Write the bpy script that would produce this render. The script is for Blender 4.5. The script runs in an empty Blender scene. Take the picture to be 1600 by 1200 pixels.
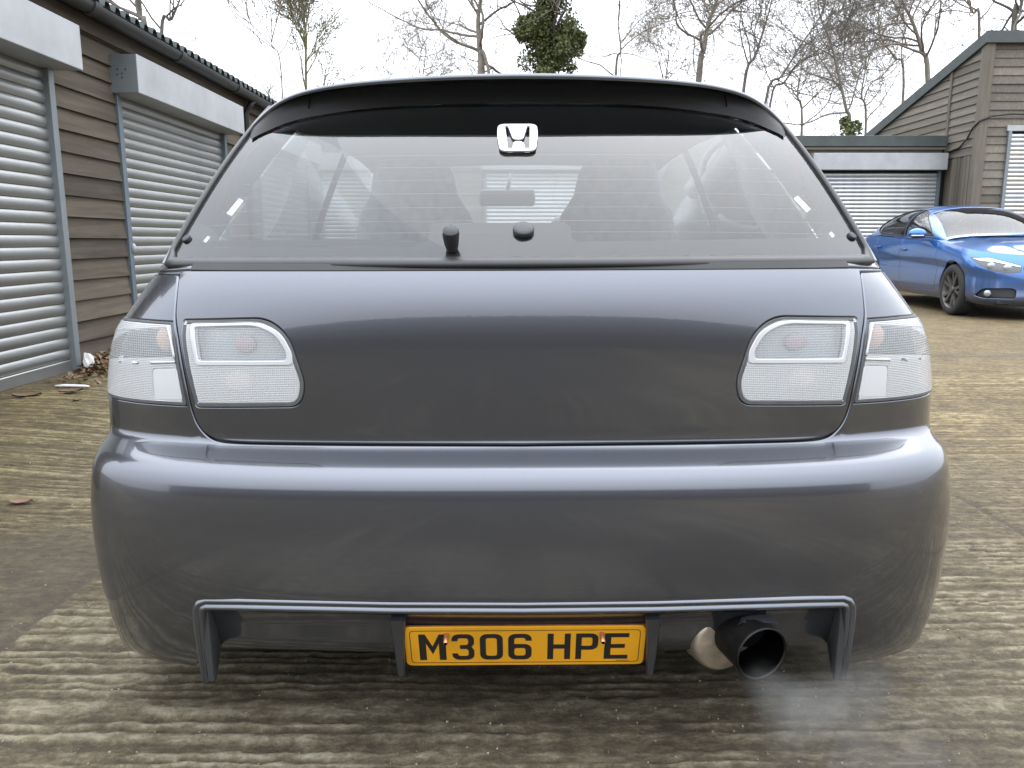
import bpy, bmesh, math, random
import numpy as np
from mathutils import Vector, Matrix
from mathutils.geometry import delaunay_2d_cdt

# ------------------------------------------------------------------ camera
SC = bpy.context.scene
COL = SC.collection
PITCH = math.atan(224 / 1246.0)
EYE = 0.96
cam = bpy.data.cameras.new("camera")
cam.lens = 28.035; cam.sensor_width = 36.0; cam.clip_start = 0.02; cam.clip_end = 2000
cam_o = bpy.data.objects.new("camera", cam); COL.objects.link(cam_o)
cam_o.location = (0, 0, EYE); cam_o.rotation_euler = (math.pi / 2 - PITCH, 0, 0)
SC.camera = cam_o

# ------------------------------------------------------------------ sky and sun (overcast)
SUN_EL, SUN_AZ = math.radians(55), math.radians(25)
W = bpy.data.worlds.new("World"); SC.world = W; W.use_nodes = True
nt = W.node_tree; nt.nodes.clear()
wo = nt.nodes.new("ShaderNodeOutputWorld"); bg = nt.nodes.new("ShaderNodeBackground")
sky = nt.nodes.new("ShaderNodeTexSky"); sky.sky_type = 'NISHITA'; sky.sun_disc = False
sky.sun_elevation = SUN_EL; sky.sun_rotation = SUN_AZ; sky.dust_density = 4.0; sky.air_density = 1.0; sky.ozone_density = 1.0
hs = nt.nodes.new("ShaderNodeHueSaturation"); hs.inputs['Saturation'].default_value = 0.35
# standard overcast sky: radiance rises smoothly from the horizon to the zenith as (1 + 2 sin elevation) / 3
tcw = nt.nodes.new("ShaderNodeTexCoord"); sxyz = nt.nodes.new("ShaderNodeSeparateXYZ"); nt.links.new(tcw.outputs['Generated'], sxyz.inputs[0])
mrw = nt.nodes.new("ShaderNodeMapRange"); nt.links.new(sxyz.outputs['Z'], mrw.inputs['Value'])
mrw.inputs['To Min'].default_value = 1 / 3; mrw.inputs['To Max'].default_value = 1.0
cl = nt.nodes.new("ShaderNodeVectorMath"); cl.operation = 'SCALE'; cl.inputs[0].default_value = (41.0, 43.0, 46.5); nt.links.new(mrw.outputs[0], cl.inputs['Scale'])
mx = nt.nodes.new("ShaderNodeMix"); mx.data_type = 'RGBA'; mx.inputs['Factor'].default_value = 0.85
nt.links.new(sky.outputs[0], hs.inputs['Color']); nt.links.new(hs.outputs[0], mx.inputs['A']); nt.links.new(cl.outputs[0], mx.inputs['B'])
nt.links.new(mx.outputs['Result'], bg.inputs['Color']); bg.inputs['Strength'].default_value = 0.11
nt.links.new(bg.outputs[0], wo.inputs['Surface'])
sun = bpy.data.lights.new("sun", 'SUN'); sun.energy = 0.6; sun.angle = math.radians(60); sun.color = (1, .96, .9)
sun_o = bpy.data.objects.new("sun", sun); COL.objects.link(sun_o)
sun_o.rotation_euler = (math.pi / 2 - SUN_EL, 0, math.pi - SUN_AZ)
sun_o.location = (0, 0, 20)
VS = SC.view_settings
VS.view_transform = 'Standard'; VS.look = 'None'; VS.exposure = 0.22; VS.gamma = 1.0; VS.use_curve_mapping = False
SC.cycles.use_denoising = True
SC.cycles.max_bounces = 7; SC.cycles.transparent_max_bounces = 14; SC.cycles.adaptive_threshold = 0.015; SC.cycles.volume_step_rate = 2.0
SC.cycles.sample_clamp_indirect = 6.0

# ------------------------------------------------------------------ helpers
R = math.radians
def lerp(a, b, t): return a + (b - a) * t
def sstep(e0, e1, x):
    t = np.clip((x - e0) / (e1 - e0), 0, 1); return t * t * (3 - 2 * t)

def tag(o, label=None, cat=None, group=None, kind=None):
    if label: o["label"] = label
    if cat: o["category"] = cat
    if group: o["group"] = group
    if kind: o["kind"] = kind
    return o
def empty(name, loc=(0, 0, 0), rot=(0, 0, 0)):
    o = bpy.data.objects.new(name, None); COL.objects.link(o)
    o.location = loc; o.rotation_euler = rot; o.empty_display_size = .2
    return o
def link(name, me, parent=None, loc=None, rot=None):
    o = bpy.data.objects.new(name, me); COL.objects.link(o)
    if parent is not None: o.parent = parent
    if loc is not None: o.location = loc
    if rot is not None: o.rotation_euler = rot
    return o
def mk(name, verts, faces, m, smooth=False, normals=None):
    me = bpy.data.meshes.new(name)
    me.from_pydata([tuple(map(float, v)) for v in verts], [], [tuple(map(int, f)) for f in faces])
    if m is not None:
        for mm in (m if isinstance(m, (list, tuple)) else [m]): me.materials.append(mm)
    if smooth or normals is not None:
        me.polygons.foreach_set("use_smooth", [True] * len(me.polygons))
    if normals is not None:
        me.normals_split_custom_set_from_vertices([tuple(map(float, n)) for n in normals])
    me.update()
    return me
def obj(name, verts, faces, m, parent=None, smooth=False, normals=None):
    return link(name, mk(name, verts, faces, m, smooth, normals), parent)
def from_bm(name, bm, m, parent=None, smooth=False, auto=None):
    me = bpy.data.meshes.new(name); bm.normal_update(); bm.to_mesh(me); bm.free()
    for mm in (m if isinstance(m, (list, tuple)) else [m]): me.materials.append(mm)
    if smooth: me.polygons.foreach_set("use_smooth", [True] * len(me.polygons))
    if auto is not None:
        me.polygons.foreach_set("use_smooth", [True] * len(me.polygons))
        me.set_sharp_from_angle(angle=R(auto))
    return link(name, me, parent)
def bm_box(bm, c, s, bev=0.0, rot=None, seg=1):
    mtx = Matrix.Translation(c) @ (rot.to_4x4() if rot is not None else Matrix()) @ Matrix.Diagonal((s[0], s[1], s[2], 1))
    b = bmesh.ops.create_cube(bm, size=1, matrix=mtx)
    if bev > 0:
        es = list({e for v in b['verts'] for e in v.link_edges})
        bmesh.ops.bevel(bm, geom=es, offset=bev, segments=seg, affect='EDGES', profile=.5)
def box(name, c, s, m, parent=None, bev=0.0, rot=None, seg=1):
    bm = bmesh.new(); bm_box(bm, c, s, bev, rot, seg); return from_bm(name, bm, m, parent, auto=35 if bev else None)
def tube(pts, rad, sides=8, caps=True):
    """tube along a polyline; rad a number or list. returns verts, faces"""
    pts = [Vector(p) for p in pts]; n = len(pts)
    rs = [rad] * n if not hasattr(rad, '__len__') else rad
    V, Fc = [], []; up = None
    for i, p in enumerate(pts):
        d = (pts[min(i + 1, n - 1)] - pts[max(i - 1, 0)])
        d = d.normalized() if d.length > 1e-9 else Vector((0, 0, 1))
        if up is None: up = d.orthogonal().normalized()
        else:
            up = up - d * up.dot(d)
            up = up.normalized() if up.length > 1e-6 else d.orthogonal().normalized()
        sd = d.cross(up)
        for k in range(sides):
            a = 2 * math.pi * k / sides
            V.append(p + (up * math.cos(a) + sd * math.sin(a)) * rs[i])
    for i in range(n - 1):
        for k in range(sides):
            a = i * sides + k; b = i * sides + (k + 1) % sides
            Fc.append((a, b, b + sides, a + sides))
    if caps:
        Fc.append(tuple(range(sides))[::-1]); Fc.append(tuple((n - 1) * sides + k for k in range(sides)))
    return V, Fc
def tube_obj(name, pts, rad, m, parent=None, sides=8):
    v, f = tube(pts, rad, sides); return obj(name, v, f, m, parent, smooth=True)
def merge(parts):
    V, Fc = [], []
    for v, f in parts:
        o = len(V); V += list(v); Fc += [tuple(i + o for i in q) for q in f]
    return V, Fc
def extrude_profile(prof, length, axis='y', closed=True):
    """prof list of (u,w) -> x,z ; extruded along y from 0..length"""
    n = len(prof); V = [(u, 0, w) for u, w in prof] + [(u, length, w) for u, w in prof]
    Fc = []
    rng = range(n) if closed else range(n - 1)
    for i in rng:
        j = (i + 1) % n; Fc.append((i, j, n + j, n + i))
    if closed: Fc += [tuple(range(n))[::-1], tuple(range(n, 2 * n))]
    return V, Fc

# ---- value noise in numpy
def _hash(ix, iy, s):
    h = (ix.astype(np.int64) * 374761393 + iy.astype(np.int64) * 668265263 + s * 974634777) & 0x7fffffff
    h = ((h ^ (h >> 13)) * 1274126177) & 0x7fffffff
    return ((h ^ (h >> 16)) & 0xffff) / 65535.0
def vnoise(x, y, s=0):
    ix, iy = np.floor(x), np.floor(y); fx, fy = x - ix, y - iy
    fx = fx * fx * (3 - 2 * fx); fy = fy * fy * (3 - 2 * fy)
    a = _hash(ix, iy, s); b = _hash(ix + 1, iy, s); c = _hash(ix, iy + 1, s); d = _hash(ix + 1, iy + 1, s)
    return (a * (1 - fx) + b * fx) * (1 - fy) + (c * (1 - fx) + d * fx) * fy
def fbm(x, y, s=0, o=4):
    r, a, t = 0, .5, 0
    for k in range(o):
        r = r + a * vnoise(x * 2 ** k, y * 2 ** k, s + k * 17); t += a; a *= .5
    return r / t

# ---- materials
def newmat(name):
    m = bpy.data.materials.new(name); m.use_nodes = True
    t = m.node_tree; b = t.nodes['Principled BSDF']; return m, t, b
def N(t, typ, **kw):
    n = t.nodes.new(typ)
    for k, v in kw.items():
        if k in n.inputs: n.inputs[k].default_value = v
        else: setattr(n, k, v)
    return n
def ramp(t, fac, stops):
    r = t.nodes.new("ShaderNodeValToRGB"); e = r.color_ramp.elements
    while len(e) > 1: e.remove(e[-1])
    e[0].position = stops[0][0]; e[0].color = (*stops[0][1], 1)
    for p, c in stops[1:]:
        q = e.new(p); q.color = (*c, 1)
    t.links.new(fac, r.inputs['Fac']); return r.outputs['Color']
def noise(t, scale, detail=4, rough=.55, vec=None, dist=0.0, d='3D'):
    n = t.nodes.new("ShaderNodeTexNoise"); n.noise_dimensions = d
    n.inputs['Scale'].default_value = scale; n.inputs['Detail'].default_value = detail; n.inputs['Roughness'].default_value = rough
    n.inputs['Distortion'].default_value = dist
    if vec is not None: t.links.new(vec, n.inputs['Vector'])
    return n.outputs['Fac']
def coords(t, scale=(1, 1, 1), kind='Object', rot=(0, 0, 0)):
    c = t.nodes.new("ShaderNodeTexCoord"); mp = t.nodes.new("ShaderNodeMapping")
    mp.inputs['Scale'].default_value = scale; mp.inputs['Rotation'].default_value = rot
    t.links.new(c.outputs[kind], mp.inputs['Vector']); return mp.outputs['Vector']
def mixc(t, fac, a, b, mode='MIX'):
    m = t.nodes.new("ShaderNodeMix"); m.data_type = 'RGBA'; m.blend_type = mode
    for s, v in (('Factor', fac), ('A', a), ('B', b)):
        if hasattr(v, 'is_output') or isinstance(v, bpy.types.NodeSocket): t.links.new(v, m.inputs[s])
        elif s == 'Factor': m.inputs[s].default_value = v
        else: m.inputs[s].default_value = (*v, 1)
    return m.outputs['Result']
def math_n(t, op, a, b=None):
    m = t.nodes.new("ShaderNodeMath"); m.operation = op
    for i, v in enumerate((a, b)):
        if v is None: continue
        if isinstance(v, bpy.types.NodeSocket): t.links.new(v, m.inputs[i])
        else: m.inputs[i].default_value = v
    return m.outputs[0]
def bump(t, b, h, strength=.3, dist=.01):
    n = t.nodes.new("ShaderNodeBump"); n.inputs['Strength'].default_value = strength; n.inputs['Distance'].default_value = dist
    t.links.new(h, n.inputs['Height']); t.links.new(n.outputs[0], b.inputs['Normal']); return n
def simple(name, col, rough=.5, metal=0.0, coat=0.0, var=.0, scale=8, spec=None):
    m, t, b = newmat(name)
    b.inputs['Base Color'].default_value = (*col, 1); b.inputs['Roughness'].default_value = rough; b.inputs['Metallic'].default_value = metal
    b.inputs['Coat Weight'].default_value = coat; b.inputs['Coat Roughness'].default_value = .04
    if spec is not None: b.inputs['Specular IOR Level'].default_value = spec
    if var:
        f = noise(t, scale, 5, .6, coords(t))
        c = ramp(t, f, [(.25, tuple(x * (1 - var) for x in col)), (.75, tuple(min(1, x * (1 + var)) for x in col))])
        t.links.new(c, b.inputs['Base Color'])
    return m
M = {}
def wood(name, dark, light, ax, rnd=.35):
    """weathered boards; ax = long axis 'x','y' or 'z' of the grain"""
    m, t, b = newmat(name)
    oi = t.nodes.new("ShaderNodeObjectInfo")
    sc = {'x': (1.2, 22, 22), 'y': (22, 1.2, 22), 'z': (22, 22, 1.2)}[ax]
    v = coords(t, sc)
    off = t.nodes.new("ShaderNodeVectorMath"); off.operation = 'ADD'; t.links.new(v, off.inputs[0])
    mul = math_n(t, 'MULTIPLY', oi.outputs['Random'], 57.0)
    cb = t.nodes.new("ShaderNodeCombineXYZ")
    for k in range(3): t.links.new(mul, cb.inputs[k])
    t.links.new(cb.outputs[0], off.inputs[1]); v = off.outputs[0]
    f = noise(t, 1.0, 6, .65, v, .6)
    c = ramp(t, f, [(.25, dark), (.55, tuple(lerp(a, b_, .5) for a, b_ in zip(dark, light))), (.8, light)])
    f2 = noise(t, .35, 3, .5, v)
    c = mixc(t, math_n(t, 'MULTIPLY', f2, .5), c, (light[0] * .62, light[1] * .60, light[2] * .5))
    br = math_n(t, 'ADD', math_n(t, 'MULTIPLY', oi.outputs['Random'], rnd), 1 - rnd / 2)
    vm = t.nodes.new("ShaderNodeVectorMath"); vm.operation = 'SCALE'; t.links.new(c, vm.inputs[0]); t.links.new(br, vm.inputs['Scale'])
    t.links.new(vm.outputs[0], b.inputs['Base Color']); b.inputs['Roughness'].default_value = .85
    b.inputs['Specular IOR Level'].default_value = .25
    bump(t, b, f, .5, .004)
    return m
M['wood_left'] = wood('weathered_brown_boards', (.036, .030, .024), (.135, .113, .088), 'y', .6)
M['wood_right_x'] = wood('weathered_grey_boards', (.095, .084, .071), (.235, .212, .183), 'x', .5)
M['wood_right_y'] = wood('weathered_grey_side_boards', (.092, .081, .068), (.225, .202, .172), 'y', .5)
M['wood_right_z'] = wood('weathered_upright_boards', (.075, .066, .056), (.18, .160, .135), 'z', .5)
def galv(name, base, rough, ax):
    m, t, b = newmat(name)
    v = coords(t, {'y': (4, .6, 4), 'x': (.6, 4, 4)}[ax], 'Object')
    f = noise(t, 2.2, 5, .6, v)
    c = ramp(t, f, [(.25, tuple(x * .78 for x in base)), (.7, base)])
    t.links.new(c, b.inputs['Base Color']); b.inputs['Metallic'].default_value = .75
    rr = math_n(t, 'ADD', math_n(t, 'MULTIPLY', f, .2), rough - .1); t.links.new(rr, b.inputs['Roughness'])
    return m
M['galv_y'] = galv('galvanised_steel_left', (.35, .36, .355), .36, 'y')
M['galv_x'] = galv('galvanised_steel_right', (.55, .565, .58), .42, 'x')
M['box_paint'] = simple('pale_grey_header_steel', (.35, .36, .37), .45, .3, var=.16, scale=3)
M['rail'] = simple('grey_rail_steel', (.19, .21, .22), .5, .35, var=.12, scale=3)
M['rail_blue'] = simple('blue_grey_rail_steel', (.12, .15, .17), .5, .3, var=.12, scale=3)
M['black_plastic'] = simple('black_gutter_plastic', (.022, .023, .024), .45)
M['dark'] = simple('dark_void', (.012, .012, .012), .9)
M['roofing'] = simple('dark_roof_sheet', (.035, .045, .042), .55, .2, var=.3, scale=3)
M['green_trim'] = simple('dark_green_trim', (.050, .060, .058), .6, .0, var=.25, scale=4)
M['cable'] = simple('black_cable', (.015, .015, .016), .5)

# ------------------------------------------------------------------ ground
def ground_h(x, y):
    amp = 1 - sstep(5.2, 6.6, y)
    ang = x * .018 * sstep(-.5, .8, x)
    wob = (fbm(x * .4, y * .8, 3, 2) - .5) * .016 + (fbm(x * 2.5, y * 7, 9, 2) - .5) * .006 + (fbm(x * 30, y * 20, 13, 3) - .5) * .015
    yy_ = y - ang + wob; ph = yy_ / .043 + .45 * np.sin(yy_ * 19) + .30 * np.sin(yy_ * 47 + 1)
    rid = .5 + .5 * np.cos(2 * math.pi * ph)
    rid = sstep(.22, .80, rid + .5 * (fbm(x * 38, y * 38, 61, 2) - .5))
    brk = sstep(.36, .58, fbm(x * 4.5, y * 24, 21, 3) * .7 + fbm(x * 19, y * 22, 22, 2) * .3)
    patch = sstep(.34, .56, fbm(x * 1.3 + 7, y * 1.9, 33, 3))
    smooth_strip = (1 - sstep(-1.22, -1.20, x)) * sstep(1.4, 1.6, y) * (1 - sstep(2.35, 2.6, y + .25 * (fbm(x * 4, y * 4, 8, 2) - .5)))
    patch = (.48 + .52 * patch) * (1 - .85 * smooth_strip)
    r = rid * (.42 + .58 * brk) * patch * amp + .28 * (1 - amp)
    h = .0060 * r * amp + .0068 * (fbm(x * 26, y * 44, 51, 3) - .5) * amp * (1 - .6 * smooth_strip)
    j = np.zeros_like(x)
    for xj in (-1.22, 1.70, 4.62):
        j = np.maximum(j, 1 - sstep(.006, .016, np.abs(x - xj - .012 * (fbm(y * 3, y * 0 + xj, 5, 2) - .5))))
    yj = np.minimum(np.abs(y - 6.6), np.abs(y - 11.2)); j = np.maximum(j, 1 - sstep(.006, .02, yj))
    h = h - .007 * j
    und = .012 * (fbm(x * .35, y * .35, 70, 2) - .5)
    rise = .072 * sstep(-1.5, -2.75, x) if False else .072 * (1 - sstep(-2.75, -1.5, x))
    return h + und * sstep(2, 5, y) + rise, r, j, smooth_strip
xs = [-400, -200, -100, -50, -25, -14, -9, -6, -5]
x_ = -4.3
while x_ < 6.2: xs.append(x_); x_ += .0125 if -1.75 < x_ < 1.75 else .038
xs += [6.5, 7, 7.6, 8.3, 9, 10, 12, 16, 25, 50, 100, 200, 400]
ys = [-400, -150, -60, -25, -12, -6, -3, -1, 0, .4]
y_ = .8
y_ = .95
while y_ < 6.6: ys.append(y_); y_ += min(y_ * .0046, .0108)
while y_ < 400: ys.append(y_); y_ *= 1.05
ys.append(600)
X, Y = np.meshgrid(np.array(xs, float), np.array(ys, float))
Hh, Rr, Jj, Ss = ground_h(X, Y)
nx_, ny_ = len(xs), len(ys)
gv = np.stack([X.ravel(), Y.ravel(), Hh.ravel()], 1)
idx = np.arange(nx_ * ny_).reshape(ny_, nx_)
gf = np.stack([idx[:-1, :-1].ravel(), idx[:-1, 1:].ravel(), idx[1:, 1:].ravel(), idx[1:, :-1].ravel()], 1)
me = bpy.data.meshes.new("ground"); me.vertices.add(len(gv)); me.vertices.foreach_set("co", gv.ravel())
me.loops.add(gf.size); me.loops.foreach_set("vertex_index", gf.ravel().astype(np.int32))
me.polygons.add(len(gf)); me.polygons.foreach_set("loop_start", np.arange(0, gf.size, 4, dtype=np.int32))
me.polygons.foreach_set("loop_total", np.full(len(gf), 4, np.int32)); me.polygons.foreach_set("use_smooth", np.ones(len(gf), bool))
me.update(calc_edges=True)
def fattr(nm, arr):
    a = me.attributes.new(nm, 'FLOAT', 'POINT'); a.data.foreach_set("value", arr.ravel().astype(np.float32))
fattr("ridge", Rr); fattr("joint", np.maximum(Jj, Ss * .55))
m, t, b = newmat("tamped_concrete"); M['concrete'] = m
at1 = N(t, "ShaderNodeAttribute", attribute_name="ridge"); at2 = N(t, "ShaderNodeAttribute", attribute_name="joint")
co = coords(t)
f_big = noise(t, .55, 4, .6, co); f_mid = noise(t, 5, 5, .6, co); f_fin = noise(t, 110, 3, .7, co); f_str = noise(t, 1, 4, .65, coords(t, (5, 34, 3)))
f_lump = noise(t, 1, 5, .72, coords(t, (24, 46, 24)))
wear = math_n(t, 'ADD', math_n(t, 'MULTIPLY', at1.outputs['Fac'], .40), math_n(t, 'MULTIPLY', math_n(t, 'SUBTRACT', f_lump, .5), 1.25))
wear = math_n(t, 'ADD', wear, math_n(t, 'MULTIPLY', f_mid, .46))
wear = math_n(t, 'ADD', wear, math_n(t, 'MULTIPLY', math_n(t, 'SUBTRACT', f_str, .5), .50))
wear = math_n(t, 'ADD', wear, math_n(t, 'MULTIPLY', math_n(t, 'SUBTRACT', f_fin, .5), .46))
c = ramp(t, wear, [(.02, (.026, .020, .011)), (.25, (.054, .043, .026)), (.42, (.088, .073, .046)), (.56, (.126, .109, .075)), (.72, (.176, .158, .117)), (.95, (.235, .215, .168))])
# mossy brown towards the left garages, paler dry concrete to the right (real stains on the slabs)
sp = t.nodes.new("ShaderNodeSeparateXYZ"); t.links.new(coords(t), sp.inputs[0])
gx = math_n(t, 'ADD', sp.outputs['X'], math_n(t, 'MULTIPLY', f_big, 1.6))
left = t.nodes.new("ShaderNodeMapRange"); left.inputs['From Min'].default_value = .3; left.inputs['From Max'].default_value = -1.8
t.links.new(gx, left.inputs['Value'])
c = mixc(t, math_n(t, 'MULTIPLY', left.outputs[0], .85), c, mixc(t, 1.0, c, (1.0, .89, .50), 'MULTIPLY'))
right = t.nodes.new("ShaderNodeMapRange"); right.inputs['From Min'].default_value = 1.6; right.inputs['From Max'].default_value = 3.2
t.links.new(gx, right.inputs['Value'])
c = mixc(t, right.outputs[0], c, mixc(t, 1.0, c, (1.42, 1.27, .92), 'MULTIPLY'))
c = mixc(t, math_n(t, 'MULTIPLY', at2.outputs['Fac'], .7), c, (.045, .037, .026))
stain = ramp(t, noise(t, 1.4, 5, .65, co, .4), [(.38, (.62, .56, .50)), (.52, (1, 1, 1))])
c = mixc(t, .4, c, stain, 'MULTIPLY')
t.links.new(c, b.inputs['Base Color']); b.inputs['Roughness'].default_value = .8; b.inputs['Specular IOR Level'].default_value = .35
bump(t, b, math_n(t, 'ADD', f_fin, math_n(t, 'MULTIPLY', f_mid, .6)), .6, .005)
me.materials.append(m)
g = link("ground", me); tag(g, kind="structure")

# ------------------------------------------------------------------ roller shutters, built once per kind
def slat_mesh(name, length, pitch, m):
    """one curved roller-shutter lath, standing on z=0..pitch, face towards +x, running along +y"""
    pr = [(-.006, 0), (.000, .002), (.002, pitch * .10), (.009, pitch * .26), (.0125, pitch * .50), (.009, pitch * .76), (.001, pitch * .92), (-.003, pitch * .975), (-.010, pitch * .975), (-.012, .0)]
    v, f = extrude_profile(pr, length)
    me = mk(name, v, f, m, smooth=True); me.set_sharp_from_angle(angle=R(42)); return me
def shutter(parent, M4, width, z0, z1, rail_m, galv_m, pitch=.0765, box_h=.28, box_d=.25, box_over=(.03, .03), lock=True, slats=True):
    """M4 maps local (x out of the wall, y along it, z up) into the parent's space"""
    def put(o): o.matrix_local = M4; return o
    cur = put(box("roller_shutter", (-.03, width / 2, (z0 + z1) / 2), (.012, width - .02, z1 - z0), M['dark'], parent))
    def sub(o): o.parent = cur; return o
    n = int((z1 - z0 - .06) / pitch)
    if slats:
        sm = slat_mesh("slat", width - .10, pitch, galv_m)
        for i in range(n):
            o = link("slat", sm, cur, (0.0, .05, z0 + .085 + i * pitch))
    sub(box("bottom_bar", (.0, width / 2, z0 + .043), (.03, width - .11, .08), galv_m, cur, .005))
    sub(box("threshold_strip", (.02, width / 2, z0 - .004), (.05, width, .012), galv_m, cur, .002))
    for yy in (.03, width - .03):
        sub(box("guide_rail", (.010, yy, (z0 + z1) / 2), (.075, .062, z1 - z0), rail_m, cur, .004))
    hb = sub(box("header_box", (box_d / 2 - .02, (width + box_over[1] - box_over[0]) / 2, z1 + box_h / 2), (box_d, width + box_over[0] + box_over[1], box_h), M['box_paint'], cur, .004))
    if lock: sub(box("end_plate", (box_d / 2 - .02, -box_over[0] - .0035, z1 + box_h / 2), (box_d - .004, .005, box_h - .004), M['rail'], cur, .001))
    for dy, dz in ((-.03, .03), (.03, .03), (0, 0), (0, -.03), (-.035, -.008)) if lock else ():
        bm = bmesh.new()
        bmesh.ops.create_cone(bm, segments=8, radius1=.006, radius2=.004, depth=.008, cap_ends=True,
                              matrix=Matrix.Translation((box_d * .45 + dy, -box_over[0] - .008, z1 + box_h * .5 + dz)) @ Matrix.Rotation(R(90), 4, 'X'))
        sub(from_bm("bolt", bm, M['dark'], cur))
    if lock:
        for yy, sg in ((.035, 1), ):
            bm = bmesh.new(); bmesh.ops.create_uvsphere(bm, u_segments=12, v_segments=8, radius=.030, matrix=Matrix.Translation((.052, yy + .012, z0 + .83)) @ Matrix.Diagonal((.8, .6, 1.35, 1)))
            sub(from_bm("lock_cover", bm, M['box_paint'], cur, smooth=True))
    return cur

# ------------------------------------------------------------------ left garage row
GX, GZ = -3.05, .07
left = empty("garage_row", (GX, 3.0, GZ)); tag(left, "brown weatherboarded garage row with grey roller shutters along the left", "garage")
def board_mesh(name, length, h, m, t0=.008, t1=.034, axis='y'):
    pr = [(-.01, -.012), (t1, -.012), (t1 - .002, .004), (t0, h), (-.01, h)]
    v, f = extrude_profile(pr, length)
    return mk(name, v, f, m)
random.seed(4)
doors_l = [(0.10, 2.40), (3.36, 2.36), (6.80, 2.40)]             # y start, width (local; world y = 3 + y)
DZ = 1.99
for y0, w in doors_l:
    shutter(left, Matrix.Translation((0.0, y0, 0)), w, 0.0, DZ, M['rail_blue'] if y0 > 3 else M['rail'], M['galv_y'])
wall = box("wall_core", (-.17, 4.1, 1.2), (.2, 9.9, 2.4), M['dark'], left)
gaps = [(2.50, 3.36), (5.72, 6.80), (9.20, 9.9), (-.85, .10)]
for ga, gb in gaps:
    bmh = board_mesh("weatherboard", gb - ga - .006, .150, M['wood_left'])
    for i in range(17):
        o = link("weatherboard", bmh, left, (random.uniform(-.002, .003), ga + .003, .06 + i * .1435), (random.uniform(-.004, .004), random.uniform(-.01, .01), 0))
bmh = board_mesh("weatherboard", 3.55, .150, M['wood_left'])
for i in (15, 16):
    for ya in (-.85, 2.72, 6.29):
        link("weatherboard", bmh, left, (.004 + random.uniform(0, .003), ya, .04 + i * .1435))
box("fascia_board", (.05, 4.5, 2.385), (.03, 10.7, .11), M['wood_left'], left, .003)
# gutter: half-round channel with unions and brackets
pr = [(.062 * math.cos(a), .062 * math.sin(a)) for a in np.linspace(math.pi, 2 * math.pi, 11)] + [(.056 * math.cos(a), .056 * math.sin(a)) for a in np.linspace(2 * math.pi, math.pi, 11)]
v, f = extrude_profile(pr, 10.9)
o = obj("gutter", v, f, M['black_plastic'], left, smooth=True); o.data.set_sharp_from_angle(angle=R(50)); o.location = (.175, -.85, 2.47)
gut = o
pr2 = [(.070 * math.cos(a), .070 * math.sin(a)) for a in np.linspace(math.pi * .95, 2.05 * math.pi, 11)] + [(.061 * math.cos(a), .061 * math.sin(a)) for a in np.linspace(2.05 * math.pi, math.pi * .95, 11)]
v, f = extrude_profile(pr2, .09); um = mk("gutter_union", v, f, M['black_plastic'], smooth=True); um.set_sharp_from_angle(angle=R(50))
for k in range(7): link("gutter_union", um, gut, (0, .7 + k * 1.45, 0))
v, f = merge([tube([(.175, 6.30, 2.44), (.12, 6.30, 2.36), (.075, 6.30, 2.28), (.075, 6.30, .02)], .034, 10)])
obj("downpipe", v, f, M['black_plastic'], left, smooth=True)
# profiled roof sheet, ribs down the slope
V, Fc = [], []; pts = []
y = -.9
while y < 10.1:
    pts += [(y, 0), (y + .055, 0), (y + .075, .042), (y + .125, .042), (y + .145, 0)]; y += .152
for k, (xx, zz) in enumerate(((.20, 2.512), (-2.2, 3.05))):
    for yy, dz in pts: V.append((xx, yy, zz + dz))
for yy, dz in pts: V.append((.20, yy, 2.512 + dz - .012))
n = len(pts)
for i in range(n - 1):
    Fc.append((i, i + 1, n + i + 1, n + i)); Fc.append((2 * n + i, 2 * n + i + 1, i + 1, i))
obj("roof_sheet", V, Fc, M['roofing'], left)
box("eaves_soffit", (.03, 4.6, 2.452), (.16, 10.8, .02), M['dark'], left)
box("gable_wall", (-1.2, 10.02, 1.3), (2.2, .12, 2.6), M['wood_left'], left)
box("roof_timber", (.02, 4.6, 2.485), (.10, 10.8, .05), M['wood_left'], left)

# ------------------------------------------------------------------ far garage row, facing the camera
Rz = Matrix.Rotation(R(-90), 4, 'Z')        # local +x (out of the wall) -> world -y ; local +y -> world +x
GY = 16.0
far = empty("garage_row", (2.0, GY, 0)); tag(far, "low grey boarded garage row with green roof edge behind the blue car", "garage")
box("wall_core", (.0, .17, 1.35), (13.0, .2, 2.7), M['dark'], far)
bays = [3.80, .62, -2.56, -5.74]
for bx in bays:
    shutter(far, Matrix.Translation((bx, -.02, .03)) @ Rz, 2.52, 0.0, 2.27, M['rail_blue'], M['galv_x'], box_h=.31, box_d=.22, lock=False)
bmx = board_mesh("weatherboard", .60, .16, M['wood_right_x'])
for bx in bays:
    for i in range(15):
        o = link("weatherboard", bmx, far); o.matrix_local = Matrix.Translation((bx - .63, 0.06, .02 + i * .152)) @ Rz
bml = board_mesh("weatherboard", 3.17, .16, M['wood_right_x'])
for k in range(4):
    for i in range(3):
        o = link("weatherboard", bml, far); o.matrix_local = Matrix.Translation((-6.4 + k * 3.19, .05 - .01 * (i == 2), 2.30 + i * .135)) @ Rz
for k in range(4):
    box("roof_trim", (-4.8 + k * 3.19, -.06, 2.845), (3.18, .10, .20), M['green_trim'], far, .006)
    box("trim_batten", (-4.8 + k * 3.19, -.045, 2.712), (3.18, .06, .05), M['wood_right_x'], far, .004)
box("flat_roof", (0, 2.2, 2.85), (13.0, 4.3, .12), M['roofing'], far)
pts = [(lerp(-6.4, 6.4, k / 60), -.11 - .01 * math.sin(k), 2.60 - .035 * abs(math.sin(k * .23)) + .01 * math.sin(k * 1.7)) for k in range(61)]
tube_obj("cable", pts, .014, M['cable'], far, 6)

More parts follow.
